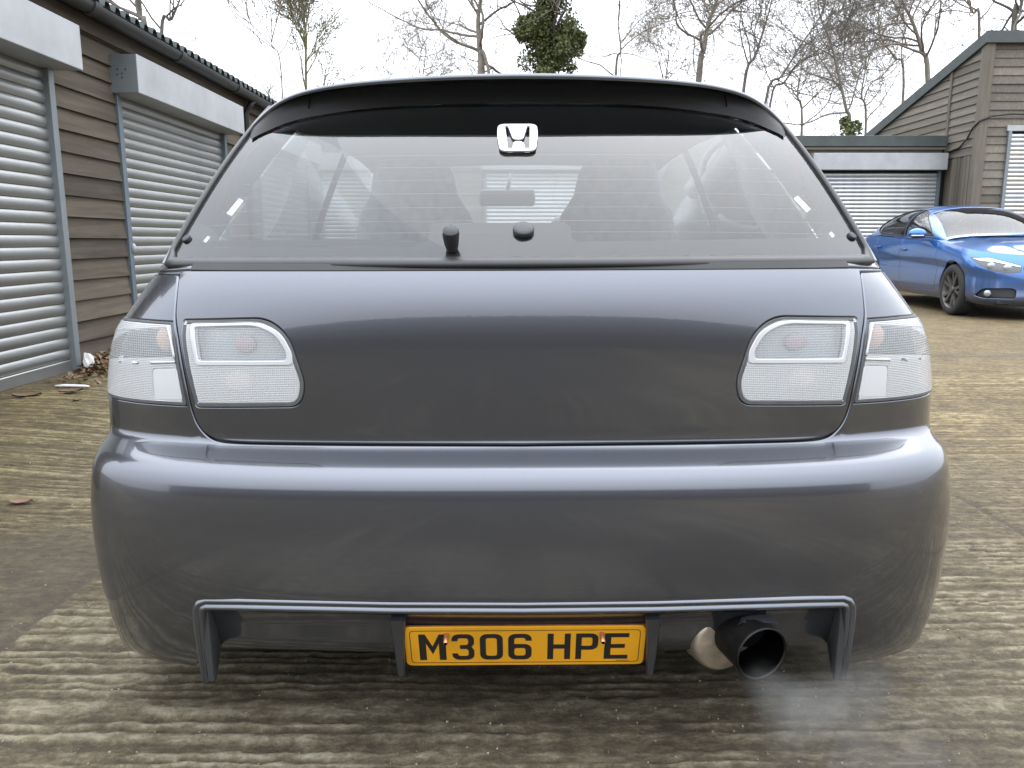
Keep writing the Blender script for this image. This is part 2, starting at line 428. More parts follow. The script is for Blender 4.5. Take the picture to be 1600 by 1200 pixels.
# ------------------------------------------------------------------ tall wing at the right
TX, TY = 8.46, 15.0
tall = empty("garage_wing", (TX, TY, 0)); tag(tall, "tall grey boarded garage wing with sloping green roof edge at far right", "garage")
def roof_z(yl): return 4.52 - yl * .245          # local y from the front corner backwards
box("wall_core", (2.8, 3.1, 1.5), (5.3, 5.9, 3.0), M['dark'], tall)
box("front_wall_core", (2.8, .20, 3.70), (5.3, .10, 1.38), M['dark'], tall)
box("end_wall", (5.42, 3.1, 1.52), (.08, 5.9, 3.04), M['wood_right_y'], tall)
V = [(.06, .08, 0), (.06, 6.3, 0), (.06, 6.3, roof_z(6.3) - .1), (.06, .08, roof_z(.08) - .1)]
obj("side_wall_core", V + [(x + .1, y, z) for x, y, z in V], [(0, 1, 2, 3), (7, 6, 5, 4), (0, 4, 5, 1), (1, 5, 6, 2), (2, 6, 7, 3), (3, 7, 4, 0)], M['dark'], tall)
def side_board(z, h, y0, y1, zt_cut=True):
    """horizontal board on the x=0 side wall, clipped by the roof slope"""
    def end(zz): return min(y1, (4.44 - zz) / .245)
    e0, e1 = end(z), end(z + h)
    if e0 <= y0 + .05: return
    e1 = max(e1, y0 + .01)
    P = [(-.036, y0, z - .008), (-.036, e0, z - .008), (-.008, e1, z + h), (-.008, y0, z + h)]
    Q = [(.03, y, zz) for _, y, zz in P]
    obj("weatherboard", P + Q, [(0, 1, 2, 3)[::-1], (4, 5, 6, 7), (0, 1, 5, 4), (1, 2, 6, 5), (2, 3, 7, 6), (3, 0, 4, 7)], M['wood_right_y'], tall)
for i in range(14):
    z = 2.52 + i * .15
    side_board(z, .155, .10, 1.02)
    if z > 2.6: side_board(z, .155, 1.10, 6.2)
box("cover_batten", (-.03, 1.06, 3.45), (.05, .07, 1.62), M['wood_right_z'], tall, .004)
random.seed(9)
um = None
for i in range(9):
    bw = .105
    o = box("upright_board", (0, 0, 1.26), (.022, bw - .012, 2.5), M['wood_right_z'], tall, .003) if um is None else link("upright_board", um, tall)
    um = o.data; o.location = (-.012 + random.uniform(-.006, .006), .14 + i * bw, random.uniform(-.01, .0))
box("corner_post", (.03, .03, 2.2), (.17, .15, 4.42), M['wood_right_z'], tall, .006)
def wing_front(x0, x1, zs, nm="weatherboard"):
    me_ = board_mesh(nm, x1 - x0, .155, M['wood_right_x'])
    for z in zs:
        o = link(nm, me_, tall); o.matrix_local = Matrix.Translation((x0, .06 + random.uniform(-.004, .003), z)) @ Rz
wing_front(.12, .52, [.03 + i * .148 for i in range(20)])
wing_front(.12, 2.9, [3.0 + i * .148 for i in range(10)]); wing_front(2.91, 5.5, [3.0 + i * .148 for i in range(10)]); wing_front(3.13, 5.5, [.03 + i * .148 for i in range(20)])
shutter(tall, Matrix.Translation((.52, .03, .03)) @ Rz, 2.6, 0, 2.88, M['rail'], M['galv_x'], box_h=.10, box_d=.06, lock=False)
# roof edge trims
def prism(name, a, b, hgt, dep, m, parent):
    (x0, y0, z0), (x1, y1, z1) = a, b
    ax = Vector(b) - Vector(a)
    sidev = Vector((dep, 0, 0)) if abs(ax.y) > abs(ax.x) else Vector((0, dep, 0))
    up = Vector((0, 0, hgt)); A, B = Vector(a), Vector(b)
    V = [A, B, B + up, A + up]; V = V + [p + sidev for p in V]
    return obj(name, V, [(0, 1, 2, 3), (7, 6, 5, 4), (0, 4, 5, 1), (1, 5, 6, 2), (2, 6, 7, 3), (3, 7, 4, 0)], m, parent)
prism("verge_trim", (-.09, -.08, 4.40), (-.09, 6.5, 4.40 - 6.58 * .245), .20, .06, M['green_trim'], tall)
prism("eaves_trim", (-.092, -.10, 4.402), (5.5, -.10, 4.402), .20, .06, M['green_trim'], tall)
V = [(-.05, -.05, 4.59), (5.5, -.05, 4.59), (5.5, 6.5, 4.59 - 6.55 * .245), (-.05, 6.5, 4.59 - 6.55 * .245)]
obj("roof_sheet", V + [(x, y, z - .05) for x, y, z in V], [(0, 1, 2, 3), (7, 6, 5, 4), (0, 4, 5, 1), (1, 5, 6, 2), (2, 6, 7, 3), (3, 7, 4, 0)], M['roofing'], tall)
pts = [(-.05, 1.0, 2.62), (-.05, .55, 2.68), (-.06, .30, 2.80), (-.07, .12, 2.98), (-.07, -.07, 3.07), (.15, -.07, 3.16), (.5, -.05, 3.20), (1.4, -.05, 3.18)]
tube_obj("cable", pts, .017, M['cable'], tall, 6)

# ------------------------------------------------------------------ long shed behind the viewpoint: it is what the car's paint mirrors
shed = empty("timber_shed", (0, -11.5, 0)); tag(shed, "long low dark timber shed mirrored in the rear of the grey car", "shed")
bs = board_mesh("weatherboard", 34.0, .30, M['wood_left'])
for i in range(10):
    o = link("weatherboard", bs, shed); o.matrix_local = Matrix.Translation((17, 0, .02 + i * .29)) @ Matrix.Rotation(R(90), 4, 'Z')
box("wall_core", (0, -1.6, 1.45), (33.8, 3.0, 2.9), M['dark'], shed)
box("flat_roof", (0, -1.5, 3.02), (34.6, 3.9, .16), M['roofing'], shed)

# ================================================================== parametric panels (shared by both cars)
class Surf:
    """table of points P[i,j] over (b_i, a_j); bilinear lookup of position and normal"""
    def __init__(s, P, a, b, flip=False):
        s.P, s.a, s.b = P, np.asarray(a), np.asarray(b)
        da = np.gradient(P, axis=1); db = np.gradient(P, axis=0)
        n = np.cross(da, db); n /= np.maximum(np.linalg.norm(n, axis=2, keepdims=True), 1e-12)
        s.Nn = -n if flip else n
    def _ij(s, a, b):
        j = np.interp(a, s.a, np.arange(len(s.a))); i = np.interp(b, s.b, np.arange(len(s.b)))
        i0 = np.clip(np.floor(i).astype(int), 0, len(s.b) - 2); j0 = np.clip(np.floor(j).astype(int), 0, len(s.a) - 2)
        return i0, j0, (i - i0)[..., None], (j - j0)[..., None]
    def _lk(s, T, a, b):
        i, j, fi, fj = s._ij(np.atleast_1d(np.asarray(a, float)), np.atleast_1d(np.asarray(b, float)))
        return (T[i, j] * (1 - fj) + T[i, j + 1] * fj) * (1 - fi) + (T[i + 1, j] * (1 - fj) + T[i + 1, j + 1] * fj) * fi
    def pos(s, a, b): return s._lk(s.P, a, b)
    def nor(s, a, b):
        n = s._lk(s.Nn, a, b); return n / np.linalg.norm(n, axis=-1, keepdims=True)
    def inv(s, fn, pts, amask=None):
        """find (a,b) with fn(pos) == pts (both n x 2): nearest table entry, then Newton"""
        Q = fn(s.P.reshape(-1, 3)).reshape(s.P.shape[0], s.P.shape[1], 2)
        ok = np.ones(len(s.a), bool) if amask is None else amask(s.a)
        ja = np.where(ok)[0]; pts = np.asarray(pts, float).reshape(-1, 2); Qs = Q[:, ja].reshape(-1, 2); A = []; Bv = []; E0 = []
        for p in pts:
            d = (Qs[:, 0] - p[0]) ** 2 + (Qs[:, 1] - p[1]) ** 2; k = int(np.argmin(d)); A.append(s.a[ja[k % len(ja)]]); Bv.append(s.b[k // len(ja)]); E0.append(d[k])
        a, b = np.array(A), np.array(Bv); ba, bb, be = a.copy(), b.copy(), np.array(E0)
        ea = (s.a[-1] - s.a[0]) * 5e-4; eb = (s.b[-1] - s.b[0]) * 5e-4; ca, cb_ = (s.a[-1] - s.a[0]) * .015, (s.b[-1] - s.b[0]) * .03
        for _ in range(9):
            q = fn(s.pos(a, b)); qa = (fn(s.pos(a + ea, b)) - q) / ea; qb = (fn(s.pos(a, b + eb)) - q) / eb
            det = qa[:, 0] * qb[:, 1] - qa[:, 1] * qb[:, 0]; det = np.where(np.abs(det) < 1e-12, 1e-12, det); r = pts - q
            da = np.clip((r[:, 0] * qb[:, 1] - r[:, 1] * qb[:, 0]) / det, -ca, ca); db = np.clip((qa[:, 0] * r[:, 1] - qa[:, 1] * r[:, 0]) / det, -cb_, cb_)
            a = np.clip(a + da, s.a[0], s.a[-1] - ea); b = np.clip(b + db, s.b[0], s.b[-1] - eb)
            e = ((fn(s.pos(a, b)) - pts) ** 2).sum(1); w = e < be; ba[w], bb[w], be[w] = a[w], b[w], e[w]
        return np.stack([ba, bb], 1)
def inpoly(px, py, poly):
    c = np.zeros(px.shape, bool); n = len(poly)
    for i in range(n):
        x0, y0 = poly[i]; x1, y1 = poly[(i + 1) % n]
        m = ((y0 > py) != (y1 > py)); 
        if y1 != y0: c ^= m & (px < (x1 - x0) * (py - y0) / (y1 - y0) + x0)
    return c
def area2(p): 
    p = np.asarray(p); return .5 * np.sum(p[:, 0] * np.roll(p[:, 1], -1) - np.roll(p[:, 0], -1) * p[:, 1])
def ccw(p): p = np.asarray(p, float); return p if area2(p) > 0 else p[::-1]
def resample(p, step, closed=True):
    p = np.asarray(p, float); out = []
    n = len(p)
    for i in range(n if closed else n - 1):
        a, b = p[i], p[(i + 1) % n]; k = max(1, int(math.ceil(np.linalg.norm(b - a) / step)))
        for q in range(k): out.append(a + (b - a) * q / k)
    if not closed: out.append(p[-1])
    return np.array(out)
def rounded(p, r, seg=6):
    """polygon with corners cut to arcs; r number or list"""
    p = [np.asarray(q, float) for q in p]; n = len(p); out = []
    rs = [r] * n if not hasattr(r, '__len__') else r
    for i in range(n):
        a, b, c = p[i - 1], p[i], p[(i + 1) % n]
        if rs[i] <= 0: out.append(b); continue
        u = a - b; v = c - b; lu, lv = np.linalg.norm(u), np.linalg.norm(v)
        d = min(rs[i], lu * .48, lv * .48); s, e = b + u / lu * d, b + v / lv * d
        for k in range(seg + 1):
            t_ = k / seg; out.append(s * (1 - t_) ** 2 + 2 * b * t_ * (1 - t_) + e * t_ ** 2)
    return np.array(out)
def spline(p, k=6, closed=True):
    p = np.asarray(p, float); n = len(p); out = []
    for i in range(n if closed else n - 1):
        g = lambda q: p[q % n] if closed else p[min(max(q, 0), n - 1)]
        p0, p1, p2, p3 = g(i - 1), g(i), g(i + 1), g(i + 2)
        for q in range(k):
            t_ = q / k
            out.append(.5 * (2 * p1 + (p2 - p0) * t_ + (2 * p0 - 5 * p1 + 4 * p2 - p3) * t_ ** 2 + (3 * p1 - p0 - 3 * p2 + p3) * t_ ** 3))
    if not closed: out.append(p[-1])
    return np.array(out)
def inset(poly, d):
    """move a ccw polygon inwards by d"""
    p = ccw(poly); e = np.roll(p, -1, 0) - p; e /= np.maximum(np.linalg.norm(e, axis=1, keepdims=True), 1e-12)
    nrm = np.stack([-e[:, 1], e[:, 0]], 1); pn = np.roll(nrm, 1, 0); m = nrm + pn
    m /= np.maximum((m * m).sum(1, keepdims=True), .5) ; m = m * 2
    mm = nrm + pn; L = np.maximum(np.linalg.norm(mm, axis=1, keepdims=True), .6)
    return p + mm / L * d * np.minimum(2 / L, 1.5)
def cdt_fill(outer, holes, step):
    """triangulate polygon with holes plus an inner grid. returns pts(n,2), tris"""
    outer = ccw(outer); holes = [ccw(h)[::-1] for h in holes]
    loops = [outer] + holes
    lo, hi = outer.min(0), outer.max(0)
    gx = np.arange(lo[0] + step * .5, hi[0], step); gy = np.arange(lo[1] + step * .5, hi[1], step)
    GXX, GYY = np.meshgrid(gx, gy); GXX = GXX + (np.arange(len(gy)) % 2)[:, None] * step * .5
    px, py = GXX.ravel(), GYY.ravel(); ok = inpoly(px, py, outer)
    for h in holes: ok &= ~inpoly(px, py, h)
    px, py = px[ok], py[ok]
    B = np.concatenate([resample(l, step * .5) for l in loops])
    if len(px):
        keep = np.ones(len(px), bool)
        for k in range(0, len(px), 4000):
            d = ((px[k:k + 4000, None] - B[None, :, 0]) ** 2 + (py[k:k + 4000, None] - B[None, :, 1]) ** 2).min(1); keep[k:k + 4000] = d > (step * .42) ** 2
        px, py = px[keep], py[keep]
    vs, ed = [], []
    for l in loops:
        o = len(vs); vs += [Vector((q[0], q[1])) for q in l]; ed += [(o + i, o + (i + 1) % len(l)) for i in range(len(l))]
    nb = len(vs)
    vs += [Vector((a, b)) for a, b in zip(px, py)]
    r = delaunay_2d_cdt(vs, ed, [], 0, 1e-7)
    pts = np.array([(v.x, v.y) for v in r[0]]); tr = np.array([f for f in r[2] if len(f) == 3])
    cen = pts[tr].mean(1); ok = inpoly(cen[:, 0], cen[:, 1], outer)
    for h in holes: ok &= ~inpoly(cen[:, 0], cen[:, 1], h)
    return pts, tr[ok]
def panel(name, S, outer, holes, m, parent, step=.02, off=0.0, edge=.010, bev=.0015, sc=(1, 1), base=(0, 0, 0), fold_outer=True, fold_holes=True, smooth_edge=True):
    """a sheet-metal (or glass) panel on surface S. outlines are in scaled domain units (a*sc0, b*sc1)"""
    sc = np.array(sc); base = np.array(base)
    outer = resample(ccw(outer), step * .55); holes = [resample(ccw(h), step * .55) for h in holes]
    oi = inset(outer, bev) if (bev and fold_outer) else outer
    hi = [ccw(inset(ccw(h), -bev)) if (bev and fold_holes) else h for h in holes]
    pts, tr = cdt_fill(oi, hi, step)
    ab = pts / sc
    P = S.pos(ab[:, 0], ab[:, 1]); Nn = S.nor(ab[:, 0], ab[:, 1])
    V = list(P + Nn * off - base); NV = list(Nn)
    Va = np.array(V); fnv = np.cross(Va[tr[:, 1]] - Va[tr[:, 0]], Va[tr[:, 2]] - Va[tr[:, 0]]); flv = (fnv * np.array(NV)[tr].mean(1)).sum(1) < 0
    Fc = [tuple(q[::-1]) if f_ else tuple(q) for q, f_ in zip(tr, flv)]
    def fold(inner, out):
        n = len(inner); i0 = len(V)
        pa, pb = inner / sc, out / sc
        A = S.pos(pa[:, 0], pa[:, 1]); NA = S.nor(pa[:, 0], pa[:, 1]); Bp = S.pos(pb[:, 0], pb[:, 1]); NB = S.nor(pb[:, 0], pb[:, 1])
        tn = Bp - A; tn = tn - NB * (tn * NB).sum(1, keepdims=True); L = np.linalg.norm(tn, axis=1, keepdims=True); tn = tn / np.maximum(L, 1e-9)
        h = NB + tn; h /= np.linalg.norm(h, axis=1, keepdims=True)
        for q in range(n): V.append(A[q] + NA[q] * off - base); NV.append(NA[q])
        for q in range(n): V.append(Bp[q] + NB[q] * (off - bev) - base); NV.append(h[q])
        for q in range(n): V.append(Bp[q] + NB[q] * (off - edge) - base); NV.append(tn[q])
        for k in (0, 1):
            for q in range(n):
                a0, a1 = i0 + k * n + q, i0 + k * n + (q + 1) % n
                fc = (a0, a1, a1 + n, a0 + n)
                v0, v1, v2 = np.array(V[fc[0]]), np.array(V[fc[1]]), np.array(V[fc[2]])
                if np.dot(np.cross(v1 - v0, v2 - v0), NV[fc[2]]) < 0: fc = fc[::-1]
                Fc.append(fc)
    if edge > 0:
        if fold_outer: fold(oi, outer)
        if fold_holes:
            for a_, b_ in zip(hi, [ccw(h) for h in holes]): fold(a_, b_)
    return obj(name, V, Fc, m, parent, normals=NV)
def pchip(x, xp, fp):
    """monotone-ish cubic through control points"""
    xp, fp = np.asarray(xp, float), np.asarray(fp, float); h = np.diff(xp); d = np.diff(fp) / h
    mm = np.zeros(len(xp)); mm[0], mm[-1] = d[0], d[-1]
    for i in range(1, len(xp) - 1):
        if d[i - 1] * d[i] > 0:
            w1, w2 = 2 * h[i] + h[i - 1], h[i] + 2 * h[i - 1]; mm[i] = (w1 + w2) / (w1 / d[i - 1] + w2 / d[i])
    k = np.clip(np.searchsorted(xp, x) - 1, 0, len(h) - 1); s_ = (x - xp[k]) / h[k]
    return fp[k] * (1 + 2 * s_) * (1 - s_) ** 2 + mm[k] * h[k] * s_ * (1 - s_) ** 2 + fp[k + 1] * s_ ** 2 * (3 - 2 * s_) + mm[k + 1] * h[k] * s_ ** 2 * (s_ - 1)
def smooth1(x, xp, fp):
    """uniform-ish C2 interpolation (natural cubic spline)"""
    xp, fp = np.asarray(xp, float), np.asarray(fp, float); n = len(xp); h = np.diff(xp)
    A = np.eye(n); r = np.zeros(n)
    for i in range(1, n - 1):
        A[i, i - 1], A[i, i], A[i, i + 1] = h[i - 1], 2 * (h[i - 1] + h[i]), h[i]
        r[i] = 6 * ((fp[i + 1] - fp[i]) / h[i] - (fp[i] - fp[i - 1]) / h[i - 1])
    c = np.linalg.solve(A, r); k = np.clip(np.searchsorted(xp, x) - 1, 0, n - 2); t_ = x - xp[k]
    return fp[k] + t_ * ((fp[k + 1] - fp[k]) / h[k] - h[k] * (2 * c[k] + c[k + 1]) / 6) + t_ ** 2 * c[k] / 2 + t_ ** 3 * (c[k + 1] - c[k]) / (6 * h[k])

# ================================================================== materials for the cars
def car_paint(name, col, flake, metal=.55, rough=.38, coat=1.0, dirt=0.0):
    m, t, b = newmat(name); co = coords(t)
    f = noise(t, 900, 1, .5, co)
    c = ramp(t, f, [(.35, tuple(x * (1 - flake) for x in col)), (.65, tuple(x * (1 + flake) for x in col))])
    if dirt:
        f2 = noise(t, 3.0, 5, .6, co); sp_ = t.nodes.new("ShaderNodeSeparateXYZ"); t.links.new(co, sp_.inputs[0])
        mr = t.nodes.new("ShaderNodeMapRange"); mr.inputs['From Min'].default_value = .75; mr.inputs['From Max'].default_value = .25
        t.links.new(sp_.outputs['Z'], mr.inputs['Value'])
        c = mixc(t, math_n(t, 'MULTIPLY', math_n(t, 'MULTIPLY', mr.outputs[0], f2), dirt), c, (.13, .105, .08))
    t.links.new(c, b.inputs['Base Color']); b.inputs['Metallic'].default_value = metal; b.inputs['Roughness'].default_value = rough
    b.inputs['Coat Weight'].default_value = coat; b.inputs['Coat Roughness'].default_value = .025; b.inputs['Coat IOR'].default_value = 1.5
    fd = noise(t, 7, 6, .7, co); t.links.new(math_n(t, 'ADD', math_n(t, 'MULTIPLY', math_n(t, 'MULTIPLY', fd, fd), .16), .0), b.inputs['Coat Roughness'])
    # faint orange peel and dust
    fp = noise(t, 160, 2, .5, co); n_ = t.nodes.new("ShaderNodeBump"); n_.inputs['Strength'].default_value = .012; n_.inputs['Distance'].default_value = .002
    t.links.new(fp, n_.inputs['Height']); t.links.new(n_.outputs[0], b.inputs['Coat Normal'])
    return m
M['grey_paint'] = car_paint('grey_metallic_paint', (.103, .110, .128), .05, .86, .27)
M['rubber'] = simple('black_rubber', (.018, .018, .019), .55, var=.2, scale=20)
M['trim_grey'] = simple('weathered_black_trim', (.020, .020, .021), .42, var=.25, scale=12)
M['spoiler_shade'] = simple('spoiler_underside_shade', (.003, .003, .003), .5, spec=.25)  # near-black colour holds the shade under the spoiler's lip
M['chrome'] = simple('tarnished_steel', (.42, .36, .29), .42, .8, var=.3, scale=40)
M['burnt_steel'] = simple('sooty_steel', (.030, .029, .028), .5, 1.0, var=.4, scale=30)
M['soot'] = simple('soot', (.002, .002, .002), 1.0, spec=0.0)
M['silver'] = simple('satin_silver', (.50, .50, .50), .30, .5)
M['copper'] = simple('copper_bolt', (.52, .25, .13), .35, .9)
M['seat'] = simple('grey_seat_cloth', (.28, .28, .29), .9, var=.3, scale=30)
M['dash'] = simple('dashboard_plastic', (.11, .11, .115), .6)
M['headlining'] = simple('grey_headlining', (.16, .158, .15), .9)
M['red_belt'] = simple('red_webbing', (.45, .03, .015), .6)
M['glint_white'] = simple('glint_white', (.75, .75, .74), .4)
M['tyre'] = simple('tyre_rubber', (.02, .02, .02), .8, var=.25, scale=30)
M['alloy'] = simple('alloy_wheel', (.42, .42, .43), .35, .8)
def glass_mat(name, tint, veil, rough=.0, ior=1.52, faces=1.85):
    """thin pane: clear transmission plus Fresnel reflection, with a film of dust"""
    m, t, b = newmat(name); out = t.nodes['Material Output']; t.nodes.remove(b)
    tr = N(t, "ShaderNodeBsdfTransparent", Color=(*tint, 1)); gl = N(t, "ShaderNodeBsdfGlossy", Roughness=rough)
    fr = N(t, "ShaderNodeFresnel", IOR=ior)
    k = math_n(t, 'MULTIPLY', fr.outputs[0], faces)
    a = t.nodes.new("ShaderNodeMixShader"); t.links.new(k, a.inputs[0]); t.links.new(tr.outputs[0], a.inputs[1]); t.links.new(gl.outputs[0], a.inputs[2])
    df = N(t, "ShaderNodeBsdfDiffuse", Color=(.55, .55, .56, 1))
    f = noise(t, 2.5, 5, .6, coords(t)); mr = t.nodes.new("ShaderNodeMapRange")
    mr.inputs['From Min'].default_value = .3; mr.inputs['From Max'].default_value = .7
    mr.inputs['To Min'].default_value = veil * .75; mr.inputs['To Max'].default_value = veil * 1.25; t.links.new(f, mr.inputs['Value'])
    c_ = t.nodes.new("ShaderNodeMixShader"); t.links.new(mr.outputs[0], c_.inputs[0]); t.links.new(a.outputs[0], c_.inputs[1]); t.links.new(df.outputs[0], c_.inputs[2])
    t.links.new(c_.outputs[0], out.inputs['Surface']); return m
M['rear_glass'] = glass_mat('dusty_rear_glass', (.95, .97, .97), .002, ior=1.58, faces=1.0)
M['rear_glass_in'] = glass_mat('rear_glass_inner_face', (.95, .97, .97), .002, ior=1.95, faces=1.0)
M['car_glass'] = glass_mat('side_glass', (.56, .60, .59), .01)
M['tint_glass'] = glass_mat('tinted_glass', (.25, .28, .28), .01)

# ================================================================== grey hatchback, seen from behind
# designed in a frame symmetric about x = 0 with y = distance from the viewpoint, then moved to its base
CB = np.array((0.0, 3.30, 0.0))
car = empty("hatchback_car", (0.0185, 3.30, 0), (0, -.0040, 0))
tag(car, "dark grey lowered hatchback car with clear tail lights seen square from behind", "car")
F_, cp_, sp_ = 1246.0, math.cos(PITCH), math.sin(PITCH)
def proj(P):
    P = np.atleast_2d(P); d = P[:, 1] * cp_ - (P[:, 2] - EYE) * sp_; v = P[:, 1] * sp_ + (P[:, 2] - EYE) * cp_
    return np.stack([815 + F_ * P[:, 0] / d, 600 - F_ * v / d], 1)
def atY(px, py, Yd):
    u, v = (px - 815) / F_, (600 - py) / F_; k = Yd / (cp_ + v * sp_); return np.array((u * k, Yd, EYE + (-sp_ + v * cp_) * k))
# centre profile (y, z), top to bottom
prof = np.array([(1.4880, .922), (1.4768, .905), (1.4595, .868), (1.4512, .829), (1.4470, .790), (1.4453, .748), (1.4445, .705), (1.4450, .665), (1.4465, .630),
                 (1.4476, .607), (1.4484, .597), (1.4474, .5882), (1.4415, .5812), (1.4290, .5762), (1.4120, .5710), (1.3945, .5655), (1.3775, .5585), (1.3640, .5465), (1.3555, .5280),
                 (1.3505, .500), (1.3468, .455), (1.3458, .405), (1.3480, .350), (1.3540, .300), (1.3660, .245), (1.3830, .195), (1.4040, .150), (1.4300, .122)])
sl = np.concatenate([[0], np.cumsum(np.linalg.norm(np.diff(prof, axis=0), axis=1))]); TL = sl[-1]
tt = np.linspace(0, TL, 420)
pyc, pzc = smooth1(tt, sl, prof[:, 0]), smooth1(tt, sl, prof[:, 1])
# left silhouette read from the photograph: row -> column
sil = np.array([(405, 262), (418, 253), (430, 243), (446, 231), (470, 214), (492, 199), (510, 187), (530, 181), (555, 176), (590, 173), (625, 172.5), (655, 174), (672, 174.5),
                (684, 168.5), (694, 160), (706, 152.5), (722, 146.5), (742, 143.5), (770, 142.5), (800, 143.5), (840, 147.5), (880, 154), (920, 163), (960, 175), (995, 190), (1018, 205), (1045, 232)])
ang = np.linspace(0, math.pi / 2, 260)
def plan(w, yc, L, n):
    x = w * np.sin(ang) ** (2 / n); y = yc + L * (1 - np.cos(ang) ** (2 / n)); return x, y
zk = np.array([.10, .25, .45, .56, .60, .75, .93])
L_of = lambda z: np.interp(z, zk, [.22, .27, .30, .30, .29, .29, .30])
n_of = lambda z: np.interp(z, zk, [2.7, 2.9, 3.0, 3.0, 3.0, 3.0, 2.9])
NA_ = 181; SIDE = .30
wv = []
for yc, z in zip(pyc, pzc):
    lo, hi = .4, 1.1; L, n = L_of(z), n_of(z)
    for _ in range(26):
        w = .5 * (lo + hi); x, y = plan(w, yc, L, n)
        q = proj(np.stack([-x, y, np.full_like(x, z)], 1)); k = np.argmin(q[:, 0])
        if q[k, 0] > np.interp(q[k, 1], sil[:, 0], sil[:, 1]): lo = w
        else: hi = w
    wv.append(w)
wv = np.array(wv)
ker = np.array([1, 2, 3, 2, 1.]) / 9
wv_s = np.convolve(np.pad(wv, 2, mode='edge'), ker, 'valid')
Tb = np.zeros((len(tt), 2 * NA_ - 1, 3))
for i, (yc, z, w) in enumerate(zip(pyc, pzc, wv_s)):
    x, y = plan(w, yc, L_of(z), n_of(z))
    ye = yc + L_of(z) + SIDE; k = np.linspace(0, 1, 30)[1:]
    x = np.concatenate([x, w + .012 * k]); y = np.concatenate([y, lerp(y[-1], ye, k)])
    s_ = np.concatenate([[0], np.cumsum(np.hypot(np.diff(x), np.diff(y)))]); u = np.linspace(0, s_[-1], NA_)
    x, y = np.interp(u, s_, x), np.interp(u, s_, y)
    Tb[i, NA_ - 1:, 0] = x; Tb[i, NA_ - 1:, 1] = y; Tb[i, :NA_, 0] = -x[::-1]; Tb[i, :NA_, 1] = y[::-1]; Tb[i, :, 2] = z
aa = np.linspace(-1, 1, 2 * NA_ - 1)
# light smoothing of the table keeps the lacquer's reflections clean
for _ in range(3):
    Tb[1:-1] = .25 * Tb[:-2] + .5 * Tb[1:-1] + .25 * Tb[2:]
    Tb[:, 1:-1] = .25 * Tb[:, :-2] + .5 * Tb[:, 1:-1] + .25 * Tb[:, 2:]
BS = Surf(Tb, aa, tt, flip=False)
if BS.nor(0, TL * .3)[0][1] > 0: BS.Nn = -BS.Nn
AS = 1.35; SCL = (AS, 1.0)                    # domain -> roughly metres
def dom(pts, side=-1, lim=.80):
    """photo points (left half) -> domain, mirrored for the right side"""
    q = BS.inv(proj, pts, (lambda a: (a <= .02) & (a > -lim))); q = q * np.array([AS, 1.0])
    if side > 0: q = q * np.array([-1, 1])
    return q
def mir(p): return np.asarray(p) * np.array([-1, 1])
# --- outlines, left half in photo pixels (averaged left/right)
tg_half = spline([(815, 421.5), (600, 421.5), (420, 421), (300, 420.5)], 4, False)
tg_side = spline([(284, 421.5), (281, 440), (278, 470), (277, 494), (281, 525), (288, 570), (297, 615), (303, 640), (311, 660), (323, 675), (342, 684), (375, 688), (450, 690), (600, 692), (815, 693.5)], 4, False)
tgL = dom(np.concatenate([tg_half, tg_side]))
tgate = np.concatenate([tgL, mir(tgL)[::-1][1:-1]])
lin_px = rounded([(288.5, 498.5), (419, 496.5), (452, 524), (478, 600), (470, 633.5), (308, 633.5)], [5, 46, 40, 30, 26, 6], 7)
linL = dom(lin_px)
lout_px = spline([(292, 631.5), (284, 590), (277, 545), (272.5, 499)], 4, False)
lo_in = dom(lout_px)
# outer light wraps round the corner on rows of constant height
t_top, t_bot = dom([(235, 499)])[0][1], dom([(235, 629)])[0][1]
a_in_top, a_in_bot = lo_in[-1][0], lo_in[0][0]
lout = np.concatenate([lo_in[:-1], np.array([(lo_in[-1][0], t_top), (a_in_top - .10, t_top - .001), (-1.04, t_top + .004), (-1.075, t_top + .016), (-1.085, t_top + .04), (-1.065, t_bot - .01), (-1.05, t_bot)])])
t_split = dom([(815, 708)])[0][1]
RED = {}
def grow(p, d): return inset(p, -d)
tg_hole = grow(tgate, .0045); lo_hole = grow(lout, .002)
shell = np.array([(-AS, 0.004), (AS, 0.004), (AS, t_split), (-AS, t_split)])
kw = dict(sc=SCL, base=CB, parent=car)
panel("body_shell", BS, shell, [tg_hole, lo_hole, mir(lo_hole)], M['grey_paint'], step=.019, edge=.012, bev=.002, fold_outer=False, **kw)
panel("tailgate", BS, tgate, [grow(linL, .002), mir(grow(linL, .002))], M['grey_paint'], step=.014, edge=.014, bev=.0022, **kw)
tz_ = tgL[0][1]; gs = np.array([(tgL[12][0], .004), (-tgL[12][0], .004), (-tgL[12][0], tz_ + .001), (tgL[12][0], tz_ + .001)])
panel('gap_strip', BS, gs, [], M['rubber'], step=.03, off=.0012, edge=.004, bev=.0005, **kw)
back = np.array([(-AS * .9, .006), (AS * .9, .006), (AS * .9, t_split + .02), (-AS * .9, t_split + .02)])
panel("gap_backing", BS, back, [], M['rubber'], step=.04, off=-.022, edge=0, bev=0, **kw)  # dark sheet added behind the panel gaps, keeps them black and stops light leaks

